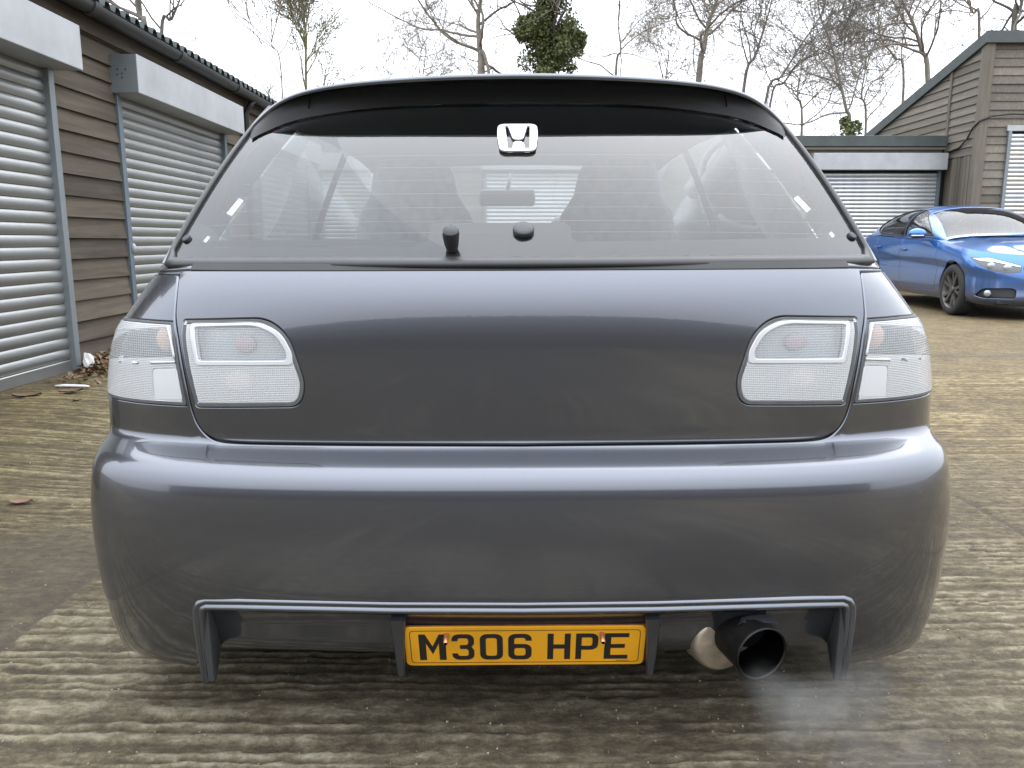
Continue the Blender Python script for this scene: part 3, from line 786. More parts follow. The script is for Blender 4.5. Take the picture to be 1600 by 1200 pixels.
# --- bumper with the recess for the diffuser cut out of its lower edge
rec_px = [(308, 1046), (318, 960), (312, 943), (318, 939.5), (420, 943), (620, 948), (815, 949.5)]
rec = dom(np.array(rec_px, float)); t_end = TL
recL = np.concatenate([[(rec[0][0], t_end)], rounded(np.array([(rec[0][0] + .002, t_end), rec[2] + (.002, .01), rec[3], rec[4], rec[5], rec[6]]), [0, .012, .0, 0, 0, 0], 5)[1:]])
r0 = rec[0][0]
pts_low = np.concatenate([[(-AS, t_split), (AS, t_split), (AS, t_end)], mir(recL), recL[::-1][1:], [(-AS, t_end)]])
panel("rear_bumper", BS, pts_low, [], M['grey_paint'], step=.017, edge=.02, bev=.004, fold_outer=False, **kw)

# --- lights
def lens_mat(name, col, clear, gscale, rough=.12):
    m, t, b = newmat(name); out = t.nodes['Material Output']
    b.inputs['Base Color'].default_value = (*col, 1); b.inputs['Roughness'].default_value = rough; b.inputs['Coat Weight'].default_value = .6
    co = coords(t); s_ = t.nodes.new("ShaderNodeSeparateXYZ"); t.links.new(co, s_.inputs[0])
    wx = math_n(t, 'SINE', math_n(t, 'MULTIPLY', s_.outputs['X'], gscale)); wz = math_n(t, 'SINE', math_n(t, 'MULTIPLY', s_.outputs['Z'], gscale * 1.1))
    hgt = math_n(t, 'ADD', wx, wz); bump(t, b, hgt, .35, .0010)
    tr = N(t, "ShaderNodeBsdfTransparent", Color=(.95, .96, .97, 1)); mxs = t.nodes.new("ShaderNodeMixShader")
    k = math_n(t, 'ADD', math_n(t, 'MULTIPLY', hgt, .05), 1 - clear); t.links.new(k, mxs.inputs[0])
    t.links.new(tr.outputs[0], mxs.inputs[1]); t.links.new(b.outputs[0], mxs.inputs[2]); t.links.new(mxs.outputs[0], out.inputs['Surface'])
    return m
M['fin_grey'] = simple('satin_grey_fin', (.026, .027, .028), .35, coat=.3)
M['lens'] = lens_mat('ribbed_clear_lens', (.66, .67, .675), .38, 1700)
M['lens_clear'] = lens_mat('fluted_clear_lens', (.54, .56, .57), .58, 1250)
M['reflector'] = simple('light_reflector', (.72, .70, .71), .3, .3)
M['reflector_dim'] = simple('light_chamber', (.42, .45, .46), .3, .3)
M['lens_rim'] = simple('bright_lens_rim', (.52, .53, .54), .3, .1, coat=.4)
M['bulb_amber'] = simple('amber_bulb', (.52, .34, .25), .5)
M['bulb_red'] = simple('red_tinted_bulb', (.38, .27, .27), .5)
M['gasket'] = simple('grey_gasket', (.075, .078, .08), .45, var=.2, scale=40)
def light(side):
    s_ = -1 if side < 0 else 1
    fx = (lambda p: p) if side < 0 else mir
    # inner lamp on the tailgate
    g_ = panel("inner_tail_light", BS, fx(linL), [fx(inset(linL, .0065))], M['gasket'], step=.012, off=.0015, edge=.02, bev=.001, **kw)
    tag(g_, "clear tail light on the %s side of the tailgate" % ("left" if side < 0 else "right"))
    sub = dict(sc=SCL, base=CB, parent=g_)
    panel("reflector", BS, fx(inset(linL, .004)), [], M['reflector'], step=.02, off=-.028, edge=0, bev=0, **sub)
    up = dom(rounded([(306, 509), (402, 507), (434, 522), (450, 550), (449, 562), (312, 562)], [6, 22, 18, 12, 5, 5], 6))
    low = dom(rounded([(306, 567), (455, 567), (464, 600), (458, 624), (316, 624)], [4, 8, 20, 18, 6], 6))
    upo = dom(rounded([(299.5, 504), (408, 502), (441, 517), (459, 551), (459, 569), (308.5, 569)], [8, 26, 20, 14, 6, 6], 6))
    lensO = inset(linL, .0070)
    panel("lower_lens", BS, fx(lensO), [fx(upo)], M['lens'], step=.016, off=.002, edge=.006, bev=.002, **sub)
    panel("chamber_rim", BS, fx(upo), [fx(up)], M['lens_rim'], step=.012, off=.0035, edge=.012, bev=.0015, **sub)
    panel("upper_lens", BS, fx(up), [], M['lens_clear'], step=.016, off=.001, edge=.004, bev=.001, **sub)
    panel("upper_chamber", BS, fx(grow(up, .004)), [], M['reflector_dim'], step=.03, off=-.020, edge=0, bev=0, **sub)
    bxs = [((380, 536), 'bulb_red', .014), ((370, 594), 'bulb_red', .017)]
    for (px, py), mm, rr in bxs:
        ab = dom([(px, py)])[0]; ab = fx(np.array([ab]))[0]; p = BS.pos(ab[0] / AS, ab[1])[0] - BS.nor(ab[0] / AS, ab[1])[0] * .013 - CB
        bm = bmesh.new(); bmesh.ops.create_uvsphere(bm, u_segments=14, v_segments=9, radius=rr, matrix=Matrix.Translation(p) @ Matrix.Diagonal((1.5, .5, 1.2, 1)))
        from_bm("bulb", bm, M[mm], g_, smooth=True)
    # outer lamp on the quarter panel
    q_ = panel("outer_tail_light", BS, fx(lout), [fx(inset(lout, .0045))], M['gasket'], step=.012, off=.0015, edge=.02, bev=.001, **kw)
    tag(q_, "clear tail light wrapping round the %s rear corner" % ("left" if side < 0 else "right"))
    sub = dict(sc=SCL, base=CB, parent=q_)
    panel("reflector", BS, fx(inset(lout, .002)), [], M['reflector'], step=.025, off=-.026, edge=0, bev=0, **sub)
    tm = dom([(235, 563)])[0][1]; ai = inset(lout, .0055)
    sq = dom(rounded([(242, 574), (279, 574), (288, 622), (245, 622)], [6, 6, 6, 6], 5))
    uo = dom(rounded([(205, 512), (265, 510.5), (274, 555), (196, 556)], [4, 4, 4, 4], 4)); 
    panel("lower_lens", BS, fx(ai), [fx(uo), fx(sq)], M['lens'], step=.016, off=.003, edge=.006, bev=.002, **sub)
    panel("indicator_lens", BS, fx(uo), [], M['lens_clear'], step=.014, off=.0035, edge=.004, bev=.001, **sub)
    panel("square_reflector", BS, fx(sq), [], M['lens_rim'], step=.014, off=.0022, edge=.004, bev=.001, **sub)
    rim = dom(spline([(186, 562), (205, 563.5), (240, 564), (277, 563)], 4, False), -1, .86); rim = fx(rim)
    P = [BS.pos(a / AS, b_)[0] + BS.nor(a / AS, b_)[0] * .0035 - CB for a, b_ in rim]
    tube_obj("lens_rib", P, .0022, M['lens_rim'], q_, 6)
    rim = dom(spline([(266, 508), (271, 530), (276, 557)], 4, False)); rim = fx(rim)
    P = [BS.pos(a / AS, b_)[0] + BS.nor(a / AS, b_)[0] * .0032 - CB for a, b_ in rim]
    tube_obj("lens_rib", P, .0026, M['lens_rim'], q_, 6)
    ab = fx(dom([(256, 527)]))[0]; p = BS.pos(ab[0] / AS, ab[1])[0] - BS.nor(ab[0] / AS, ab[1])[0] * .014 - CB
    bm = bmesh.new(); bmesh.ops.create_uvsphere(bm, u_segments=14, v_segments=9, radius=.017, matrix=Matrix.Translation(p) @ Matrix.Diagonal((1.3, .6, 1.5, 1)))
    from_bm("bulb", bm, M['bulb_amber'], q_, smooth=True)
light(-1); light(1)

# --- sides: from the corner forward to the nose, with wheel arches
Ytail = float(BS.pos(1, TL * .5)[0][1])
def side_x(z, y):
    w0 = np.interp(z, pzc[::-1], wv_s[::-1]) + .012
    k = sstep(1.95, 2.9, y); belt = np.interp(z, [.1, .3, .55, .75, .86, .93], [.78, .825, .842, .838, .825, .80])
    nose = 1 - .20 * sstep(4.5, 5.35, y) ** 2
    return lerp(w0, belt, k) * nose
def top_z(y): return np.interp(y, [1.4, 1.9, 3.0, 4.2, 4.9, 5.38], [.922, .925, .93, .93, .84, .70])
yy = np.linspace(0, 1, 90); zz = np.linspace(0, 1, 50)
St = np.zeros((50, 90, 3)); z_rev = pzc[::-1].copy(); yt_rev = (pyc + L_of(pzc) + SIDE)[::-1].copy()
for i, v in enumerate(zz):
    for j, u in enumerate(yy):
        z0 = .15; ztop_tail = .921
        ztail = lerp(.122, .921, v); yt = float(np.interp(ztail, z_rev, yt_rev)) - .002
        y = lerp(yt, 5.38, u); zt = float(top_z(y)); z = lerp(lerp(.122, .16, min(1, u * 4)), zt, v)
        St[i, j] = (float(side_x(z, y)), y, z)
SS = {}
for sgn in (-1, 1):
    T_ = St.copy(); T_[..., 0] *= sgn
    S_ = Surf(T_, yy, zz)
    if S_.nor(.5, .5)[0][0] * sgn < 0: S_.Nn = -S_.Nn
    yz = lambda P: np.asarray(P)[..., 1:3].reshape(-1, 2)
    arch = []
    for yw in (2.18, 4.75):
        c = [(yw + .325 * math.cos(a), .29 + .325 * math.sin(a)) for a in np.linspace(R(-32), R(212), 26)]
        arch.append(S_.inv(yz, c) * np.array([3.6, .8]))
    out = [(0, 0)] + list(arch[0][::-1] if arch[0][0][0] > arch[0][-1][0] else arch[0]) + list(arch[1][::-1] if arch[1][0][0] > arch[1][-1][0] else arch[1]) + [(3.6, 0), (3.6, .8), (0, .8)]
    out = [np.array((q[0], max(q[1], 0.0))) for q in out]
    panel("side_panel", S_, np.array(out), [], M['grey_paint'], car, step=.06, edge=.02, bev=.002, sc=(3.6, .8), base=CB)
    # belt strip and greenhouse side: pillars and side glass
hood = []
for y in np.linspace(4.25, 5.38, 14):
    w = float(side_x(top_z(y), y)); hood.append([(x * w, y, float(top_z(y)) + .045 * (1 - x * x) * (1 if y < 5.2 else .6)) for x in np.linspace(-1, 1, 13)])
V = [np.array(p) - CB for r_ in hood for p in r_]; Fc = [(i * 13 + j, i * 13 + j + 1, (i + 1) * 13 + j + 1, (i + 1) * 13 + j) for i in range(13) for j in range(12)]
obj("bonnet", V, Fc, M['grey_paint'], car, smooth=True)
fr = []
for z, dy in ((.72, 0), (.60, .04), (.45, .05), (.25, .03), (.16, -.02)):
    w = .80 * .9; fr.append([(x * w * (1 if abs(x) < 1 else .93), 5.36 + dy + .10 * (1 - x * x), z) for x in np.linspace(-1, 1, 13)])
V = [np.array(p) - CB for r_ in fr for p in r_]; Fc = [(i * 13 + j, i * 13 + j + 1, (i + 1) * 13 + j + 1, (i + 1) * 13 + j) for i in range(4) for j in range(12)]
obj("front_bumper", V, Fc, M['grey_paint'], car, smooth=True)
box("floor_pan", (0, .05, .20), (1.50, 3.75, .04), M['dark'], car)
box("rear_bulkhead", (0, 1.56 - CB[1], .40), (1.36, .03, .40), M['dark'], car)

def wheel(parent, c, r, wdt, sgn, spokes=5, dbl=False, rim_m='alloy', hub=None):
    """tyre with rim, spokes and hub, axle along x; sgn is the outer side"""
    cx, cy, cz = c
    pr = [(-.5, .72), (-.52, .80), (-.5, .93), (-.40, .985), (-.2, 1), (.2, 1), (.40, .985), (.5, .93), (.52, .80), (.5, .72)]
    n = 40; V, Fc = [], []
    for k in range(n):
        a = 2 * math.pi * k / n
        for u, q in pr: V.append((cx + u * wdt, cy + q * r * math.cos(a), cz + q * r * math.sin(a)))
    L = len(pr)
    for k in range(n):
        for j in range(L - 1): Fc.append((k * L + j, k * L + j + 1, ((k + 1) % n) * L + j + 1, ((k + 1) % n) * L + j))
    w_ = obj("wheel", V, Fc, M['tyre'], parent, smooth=True)
    pr = [(.50, .74), (.46, .70), (.30, .66), (-.4, .62), (-.4, .55)]
    V, Fc = [], []; L = len(pr)
    for k in range(n):
        a = 2 * math.pi * k / n
        for u, q in pr: V.append((cx + sgn * u * wdt, cy + q * r * math.cos(a), cz + q * r * math.sin(a)))
    for k in range(n):
        for j in range(L - 1): Fc.append((k * L + j, k * L + j + 1, ((k + 1) % n) * L + j + 1, ((k + 1) % n) * L + j))
    obj("rim", V, Fc, M[rim_m], w_, smooth=True)
    bm = bmesh.new(); bmesh.ops.create_cone(bm, segments=24, radius1=.6 * r, radius2=.6 * r, depth=.012, cap_ends=True, matrix=Matrix.Translation((cx - sgn * wdt * .1, cy, cz)) @ Matrix.Rotation(R(90), 4, 'Y'))
    from_bm("brake_disc", bm, M['dark'], w_)
    for k in range(spokes):
        for da in ((-.10, .10) if dbl else (0,)):
            a = 2 * math.pi * k / spokes + .3 + math.pi / 2
            d0 = Vector((0, math.cos(a), math.sin(a))); d1 = Vector((0, math.cos(a + da * 2.2), math.sin(a + da * 2.2))); tn = Vector((0, -math.sin(a), math.cos(a)))
            A = Vector(c) + Vector((sgn * wdt * .36, 0, 0)) + d0 * .10 * r; B = Vector(c) + Vector((sgn * wdt * .46, 0, 0)) + d1 * .70 * r
            wa, wb = .055 * r * (1.3 if not dbl else 1), .07 * r * (1.5 if not dbl else .8); ox = Vector((sgn * wdt * .14, 0, 0))
            V = [A - tn * wa, A + tn * wa, B + tn * wb, B - tn * wb]; V = V + [p - ox for p in V]
            obj("spoke", V, [(0, 1, 2, 3), (7, 6, 5, 4), (0, 4, 5, 1), (1, 5, 6, 2), (2, 6, 7, 3), (3, 7, 4, 0)], M[rim_m], w_)
    bm = bmesh.new(); bmesh.ops.create_cone(bm, segments=20, radius1=.15 * r, radius2=.12 * r, depth=.03, cap_ends=True, matrix=Matrix.Translation((cx + sgn * wdt * .40, cy, cz)) @ Matrix.Rotation(R(90) * sgn, 4, 'Y'))
    from_bm("hub", bm, M[rim_m], w_, auto=40)
    return w_
for sgn in (-1, 1):
    for yw in (2.18, 4.75): wheel(car, (sgn * .735, yw - CB[1], .285), .285, .185, sgn)
    bm = bmesh.new()
    for yw in (2.18, 4.75): bm_box(bm, (sgn * .60, yw - CB[1], .42), (.12, .74, .50))
    from_bm("wheel_well", bm, M['dark'], car)

# --- greenhouse: rear glass, pillars, roof, side glass, windscreen
gb = np.array([atY(815, 409, 1.487), atY(700, 409, 1.490), atY(560, 408.5, 1.503), atY(420, 408, 1.535), atY(320, 407.5, 1.575), atY(266, 407, 1.61)])
gt = np.array([atY(815, 152, 2.062), atY(720, 152.5, 2.064), atY(620, 154, 2.072), atY(530, 157, 2.086), atY(470, 162, 2.103), atY(430, 168, 2.12)])
nu, nv = 61, 41
def curve_half(c):
    s_ = np.concatenate([[0], np.cumsum(np.linalg.norm(np.diff(c, axis=0), axis=1))]); u = np.linspace(0, s_[-1], nu)
    return np.stack([smooth1(u, s_, c[:, k]) for k in range(3)], 1)
B_, T2 = curve_half(gb), curve_half(gt)
G = np.zeros((nv, 2 * nu - 1, 3))
for i, v in enumerate(np.linspace(0, 1, nv)):
    row = B_ * (1 - v) + T2 * v; row[:, 2] += .030 * 4 * v * (1 - v) * .55; row[:, 1] -= .018 * 4 * v * (1 - v) * .55
    G[i, nu - 1:] = row * np.array([-1, 1, 1]); G[i, :nu] = row[::-1]
GSf = Surf(G, np.linspace(-1, 1, 2 * nu - 1), np.linspace(0, 1, nv))
if GSf.nor(0, .5)[0][1] > 0: GSf.Nn = -GSf.Nn
GA, GB_ = .72, .66; gkw = dict(sc=(GA, GB_), base=CB)
win_out = rounded([(-GA, 0), (GA, 0), (GA, GB_), (-GA, GB_)], [.03, .03, 0, 0])
glass = panel("rear_window", GSf, win_out, [], M['rear_glass'], car, step=.03, edge=0, bev=0, **gkw)
panel('inner_pane', GSf, win_out, [], M['rear_glass_in'], glass, step=.03, off=-.0046, edge=0, bev=0, **gkw)
def gdom(pts): return GSf.inv(proj, pts, lambda a: a <= .02) * np.array([GA, GB_])
def gfull(pts): return GSf.inv(proj, pts) * np.array([GA, GB_])
M['frit'] = simple('black_glass_print', (.020, .020, .021), .5)
eL = [(-GA, 0)]
b1 = gfull(resample(np.array([(266, 408), (1364, 408), (1350, 382.5), (815, 384), (280, 382.5)], float), 60)); b1[:, 1] = np.clip(b1[:, 1], .0, None)
panel("frit_band", GSf, b1, [], M['frit'], glass, step=.04, off=-.003, edge=0, bev=0, **gkw)
b2 = gfull(resample(np.array([(652, 384.5), (653, 377), (668, 374), (675, 365), (676, 352), (684, 346), (885, 346), (895, 352), (897, 370), (906, 376), (1340, 371), (1346, 383)], float), 50))
panel("frit_band", GSf, b2, [], M['frit'], glass, step=.04, off=-.0032, edge=0, bev=0, **gkw)
b3 = gfull(resample(np.array([(277, 381.5), (284, 372), (400, 371), (651, 371.5), (651, 381.5)], float), 50))
M['frit2'] = simple('smoked_strip', (.010, .010, .011), .5)
panel("high_level_strip", GSf, b3, [], M['frit2'], glass, step=.04, off=-.0036, edge=0, bev=0, **gkw)
# heater lines printed on the glass
M['heater'] = simple('heater_line', (.13, .085, .07), .5)
for k, py in enumerate((240, 259, 279, 300, 322, 343, 361)):
    hw = np.interp(py, [230, 365], [390, 500])
    L_ = gfull([(815 + hw * u, py + 6 * abs(u) ** 3) for u in np.linspace(-1, 1, 25)])
    V, Fc = [], []
    for q, (a, b_) in enumerate(L_):
        for d in (-.0007, .0007):
            p = GSf.pos(a / GA, (b_ + d) / GB_)[0] - GSf.nor(a / GA, b_ / GB_)[0] * .0025 - CB; V.append(p)
        if q: Fc.append((2 * q - 2, 2 * q, 2 * q + 1, 2 * q - 1))
    obj("heater_line", V, Fc, M['heater'], glass)
for poly in ([(357, 330), (365, 334), (384, 310), (377, 306)], [(1245, 310), (1252, 306), (1272, 327), (1265, 332)], [(1300, 365), (1304, 362), (1309, 369), (1305, 372)], [(320, 373), (324, 376), (331, 367), (327, 365)]):
    q = gfull(np.array(poly, float)); panel("glint_patch", GSf, q, [], M['glint_white'], glass, step=.03, off=-.0026, edge=0, bev=0, **gkw)  # white patches paint the bright glints in the window
# rubber seal along the bottom and up the sides (a rounded bead)
def bead(name, pts, r, m, parent=car, sides=10, flat=1.0):
    return tube_obj(name, [np.asarray(p) - CB for p in pts], r, m, parent, sides)
edge_b = [GSf.pos(a, 0)[0] for a in np.linspace(-1, 1, 61)]
up_ = [GSf.pos(-1, v)[0] for v in np.linspace(1, 0, 24)]; dn_ = [GSf.pos(1, v)[0] for v in np.linspace(0, 1, 24)]
V, Fc = [], []
sec = [(-.0045, .012), (-.0005, .0155), (.0055, .0150), (.0080, .008), (.0080, -.006), (-.002, -.010)]     # (outwards along normal, along -v) cross-section of the seal
path = [(-1, v, 'L') for v in np.linspace(1, .05, 20)] + [(a, 0, 'B') for a in np.linspace(-.985, .985, 70)] + [(1, v, 'R') for v in np.linspace(.05, 1, 20)]
prev = None; pts3 = [GSf.pos(a, v)[0] for a, v, _ in path]; n3 = [GSf.nor(a, v)[0] for a, v, _ in path]
for k in range(len(path)):
    tg_ = pts3[min(k + 1, len(path) - 1)] - pts3[max(k - 1, 0)]; tg_ /= np.linalg.norm(tg_); o_ = np.cross(tg_, n3[k]); o_ /= np.linalg.norm(o_)
    cen = GSf.pos(0, .5)[0]
    if np.dot(o_, cen - pts3[k]) > 0: o_ = -o_
    scl = 1.0 if path[k][2] == 'B' else .40
    for u, d in sec: V.append(pts3[k] + n3[k] * u + o_ * d * scl - CB)
for k in range(len(path) - 1):
    for j in range(len(sec)): 
        a0, a1 = k * len(sec) + j, k * len(sec) + (j + 1) % len(sec); Fc.append((a0, a1, a1 + len(sec), a0 + len(sec)))
o = obj("window_seal", V, Fc, M['trim_grey'], car, smooth=True)
bm = bmesh.new(); bm.from_mesh(o.data); bmesh.ops.recalc_face_normals(bm, faces=bm.faces); bm.to_mesh(o.data); bm.free()
# C pillars: painted flank outside the seal, turning forwards
sideglass = []
for sgn in (-1, 1):
    V, Fc = [], []; nseg = 24
    for k, v in enumerate(np.linspace(0, 1, nseg)):
        p = GSf.pos(sgn, v)[0]; nn = GSf.nor(sgn, v)[0]; ox = np.array((sgn, 0, 0))
        e0 = p + ox * .004 - nn * .006; e1 = p + ox * .013 - nn * .002; e2 = p + ox * .019 + np.array((0, .012, -.004)); e3 = p + ox * .021 + np.array((0, .05, -.004))
        bx_, tx_ = .79, .60
        e4 = np.array((sgn * lerp(.735, .61, v), p[1] + lerp(.30, .26, v), p[2] + .0))
        V += [e0 - CB, e1 - CB, e2 - CB, e3 - CB, e4 - CB]
    for k in range(nseg - 1):
        for j in range(4): Fc.append((k * 5 + j, k * 5 + j + 1, (k + 1) * 5 + j + 1, (k + 1) * 5 + j))
    o = obj("rear_pillar", V, Fc, M['grey_paint'], car, smooth=True)
    bm = bmesh.new(); bm.from_mesh(o.data); bmesh.ops.recalc_face_normals(bm, faces=bm.faces); bm.to_mesh(o.data); bm.free()
    # shoulder between the pillar foot and the body side
    V = []; Fc = []; ysl = np.linspace(1.62, 4.3, 30)
    for y in ysl:
        w = float(side_x(.921, max(y, 1.9))); wi = lerp(.70, .765, float(sstep(1.6, 2.4, y)))
        if y < 1.95: w = max(wi + .004, float(np.interp(y, [1.6, 1.95], [.715, w])))
        V += [np.array((sgn * wi, y, .925)) - CB, np.array((sgn * w, y, .9205)) - CB]
    Fc = [(2 * k, 2 * k + 1, 2 * k + 3, 2 * k + 2) for k in range(len(ysl) - 1)]
    obj("belt_trim", V, Fc, M['trim_grey'], car)
    # pillars and side windows (ruled from belt to roof edge)
    def sp(y, v): 
        bx_ = lerp(.735, .77, float(sstep(1.9, 2.5, y))) if y < 4 else .75
        tx_ = .605; return np.array((sgn * (lerp(bx_, tx_, v) + .03 * v * (1 - v)), y, lerp(.925, 1.30, v))) - CB
    def quad(name, y0, y1, y0t, y1t, m, v0=0., v1=1.):
        V = []; n = 8
        for k in range(n + 1):
            v = lerp(v0, v1, k / n); V += [sp(lerp(y0, y0t, v), v), sp(lerp(y1, y1t, v), v)]
        return obj(name, V, [(2 * k, 2 * k + 1, 2 * k + 3, 2 * k + 2) for k in range(n)], m, car, smooth=True)
    quad("side_window", 1.92, 3.0, 2.40, 2.95, M['car_glass'])
    quad("centre_pillar", 3.0, 3.10, 2.95, 3.05, M['trim_grey'])
    quad("door_window", 3.10, 4.22, 3.05, 3.52, M['car_glass'])
    quad("front_pillar", 4.22, 4.32, 3.52, 3.60, M['grey_paint'])
# roof
V, Fc = [], []; ysr = np.linspace(2.06, 3.58, 18); nx9 = 15
for y in ysr:
    for x in np.linspace(-1, 1, nx9):
        zz_ = np.interp(y, [2.06, 2.3, 2.8, 3.3, 3.58], [1.315, 1.333, 1.345, 1.335, 1.312]); V.append(np.array((x * .615, y, zz_ - .035 * abs(x) ** 3)) - CB)
for i in range(17):
    for j in range(nx9 - 1): Fc.append((i * nx9 + j, i * nx9 + j + 1, (i + 1) * nx9 + j + 1, (i + 1) * nx9 + j))
n0 = len(V); V2 = V + [p - np.array((0, 0, .03)) for p in V]
obj("roof", V, Fc, M['grey_paint'], car, smooth=True)
obj("headlining", V2[n0:], Fc, M['headlining'], car, smooth=True)
V = [np.array(p) - CB for p in ((-.74, 4.34, .95), (0, 4.46, .955), (.74, 4.34, .95), (.60, 3.58, 1.29), (0, 3.62, 1.315), (-.60, 3.58, 1.29))]
obj("windscreen", V, [(0, 1, 4, 5), (1, 2, 3, 4)], M['car_glass'], car)

# --- roof spoiler: lip, edge, underside
lip = np.array([atY(815, 123, 1.952), atY(720, 124.5, 1.954), atY(620, 129, 1.962), atY(540, 136, 1.972), atY(490, 144.5, 1.982), atY(455, 156, 1.992), atY(428, 173, 2.003), atY(405, 196, 2.012), atY(391, 214, 2.017)])
lipt = np.array([atY(815, 114.5, 1.958), atY(720, 116, 1.960), atY(620, 121, 1.968), atY(540, 128.5, 1.978), atY(490, 137.5, 1.988), atY(455, 149, 1.998), atY(424, 169, 2.010), atY(398, 195, 2.020), atY(383, 214, 2.026)])
lipt[:, 1] -= .006; k_ = (lipt[:, 1] / (lipt[:, 1] + .006))[:, None]; lipt[:, [0]] *= k_; lipt[:, [2]] = EYE + (lipt[:, [2]] - EYE) * k_
basec = []
for px, py in [(815, 163), (720, 164), (620, 168), (540, 176), (490, 184), (455, 193), (430, 203), (410, 212), (399, 219)]:
    q = gdom([(px, py)])[0]; basec.append(GSf.pos(q[0] / GA, q[1] / GB_)[0] + GSf.nor(q[0] / GA, q[1] / GB_)[0] * .004)
basec = np.array(basec)
topc = np.array([(lipt[k, 0] * .97, 2.14 + .03 * k / 8, 1.326 if k < 4 else lerp(1.326, 1.235, (k - 3) / 5)) for k in range(9)])
def full(c, n=14):
    s_ = np.arange(len(c)); u = np.linspace(0, len(c) - 1, n * 3); h = np.stack([smooth1(u, s_, c[:, k]) for k in range(3)], 1)
    r_ = h.copy(); r_[:, 0] *= -1; return np.concatenate([h[::-1], r_[1:]])
rows = [full(c) for c in (basec, lip, lipt, topc)]
mid_u = rows[0] * .45 + rows[1] * .55 + np.array((0, .012, .016)); mid_e = (rows[1] + rows[2]) / 2 + np.array((0, -.0025, 0)); mid_t = rows[2] * .5 + rows[3] * .5 + np.array((0, 0, .006))
R_ = [rows[0], rows[0] * .75 + rows[1] * .25 + np.array((0, .010, .012)), mid_u, rows[0] * .15 + rows[1] * .85 + np.array((0, .005, .007)), rows[1], mid_e, rows[2], rows[2] * .85 + rows[3] * .15 + np.array((0, 0, .002)), mid_t, rows[3], rows[3] - np.array((0, 0, .03)), rows[0] + np.array((0, .05, 0.01))]
n9 = len(rows[0])
def loft(name, rr, m, closed=False):
    V = [p - CB for r_ in rr for p in r_]; Fc = [(i * n9 + j, i * n9 + j + 1, (i + 1) * n9 + j + 1, (i + 1) * n9 + j) for i in range(len(rr) - 1) for j in range(n9 - 1)]
    o = obj(name, V, Fc, m, car, smooth=True); bm = bmesh.new(); bm.from_mesh(o.data); bmesh.ops.recalc_face_normals(bm, faces=bm.faces); bm.to_mesh(o.data); bm.free(); return o
spo = loft("roof_spoiler", [R_[k] for k in (0, 1, 2, 3, 4)], M['spoiler_shade'])
M['lip_paint'] = M['grey_paint']
V = []
edge_o = loft("spoiler_lip", [R_[k] for k in (4, 5, 6, 7, 8, 9)], M['grey_paint']); edge_o.parent = spo
for sgn in (-1, 1):
    p = np.array([atY(492, 146, 1.982), atY(489, 165, 2.0), atY(484, 184, 2.04)]); p[:, 0] *= -sgn if False else (1 if sgn < 0 else -1)
    tube_obj("spoiler_seam", [q - CB + np.array((0, -.002, -.001)) for q in p], .0015, M['soot'], spo, 6)
# red webbing seen through the glass at each upper corner
for sgn in (-1, 1):
    P = [np.array((sgn * -.60, 2.06, 1.245)), np.array((sgn * -.655, 1.96, 1.16)), np.array((sgn * -.70, 1.90, 1.02))]
    V = []
    for p in P: V += [p - CB, p + np.array((sgn * .008, .010, 0)) - CB]
    obj("red_strap", V, [(0, 1, 3, 2), (2, 3, 5, 4)], M['red_belt'], car)

# --- emblem on the glass
def flat_plate(name, outer, holes, origin, ux, uy, nn, thick, m, parent, bev=.0006):
    pts, tr = cdt_fill(np.asarray(outer, float), [np.asarray(h, float) for h in holes], 1.0)
    o_, ux, uy, nn = [np.asarray(q, float) for q in (origin, ux, uy, nn)]
    V = [o_ + ux * a + uy * b_ + nn * thick for a, b_ in pts]; Fc = [tuple(q) for q in tr]
    for l in [ccw(outer)] + [ccw(h)[::-1] for h in holes]:
        i0 = len(V); n = len(l)
        for a, b_ in l: V.append(o_ + ux * a + uy * b_ + nn * thick)
        for a, b_ in l: V.append(o_ + ux * a + uy * b_)
        Fc += [(i0 + (q + 1) % n, i0 + q, i0 + n + q, i0 + n + (q + 1) % n) for q in range(n)]
    return obj(name, V, Fc, m, parent)
q = gfull([(814, 218)])[0]; eo = GSf.pos(q[0] / GA, q[1] / GB_)[0]; en = GSf.nor(q[0] / GA, q[1] / GB_)[0]
ex = np.array((1., 0, 0)); ey = np.cross(en, ex); ey = ey / np.linalg.norm(ey); ey = ey if ey[2] > 0 else -ey
W_ = .0915; Hm = .1015
q1 = gfull([(814, 196)])[0]; q2 = gfull([(814, 240)])[0]; Hm = abs(q1[1] - q2[1])
E_ = lambda u, v: ((u - .5) * W_, (v - .5) * Hm)       # u 0..1 left-right, v 0..1 bottom-top
frame = rounded([E_(.10, .0), E_(.90, .0), E_(1.0, .97), E_(.97, 1.0), E_(.03, 1.0), E_(0, .97)], [.016, .016, .004, .010, .010, .004], 6)
frame = rounded([E_(.08, .0), E_(.92, .0), E_(1.0, .6), E_(.985, 1.0), E_(.015, 1.0), E_(.0, .6)], [.018, .018, .03, .020, .020, .03], 7)
H_out = [E_(.195, .905), E_(.265, .905), E_(.355, .56), E_(.385, .46), E_(.44, .415), E_(.52, .405), E_(.60, .42), E_(.65, .48), E_(.665, .56), E_(.745, .905), E_(.805, .905),
         E_(.795, .5), E_(.785, .09), E_(.665, .09), E_(.655, .22), E_(.63, .30), E_(.57, .335), E_(.46, .335), E_(.40, .30), E_(.385, .20), E_(.38, .09), E_(.265, .09), E_(.235, .5)]
flat_plate("emblem", frame, [H_out], eo + en * .003 - CB, ex, ey, en, .0035, M['silver'], glass)
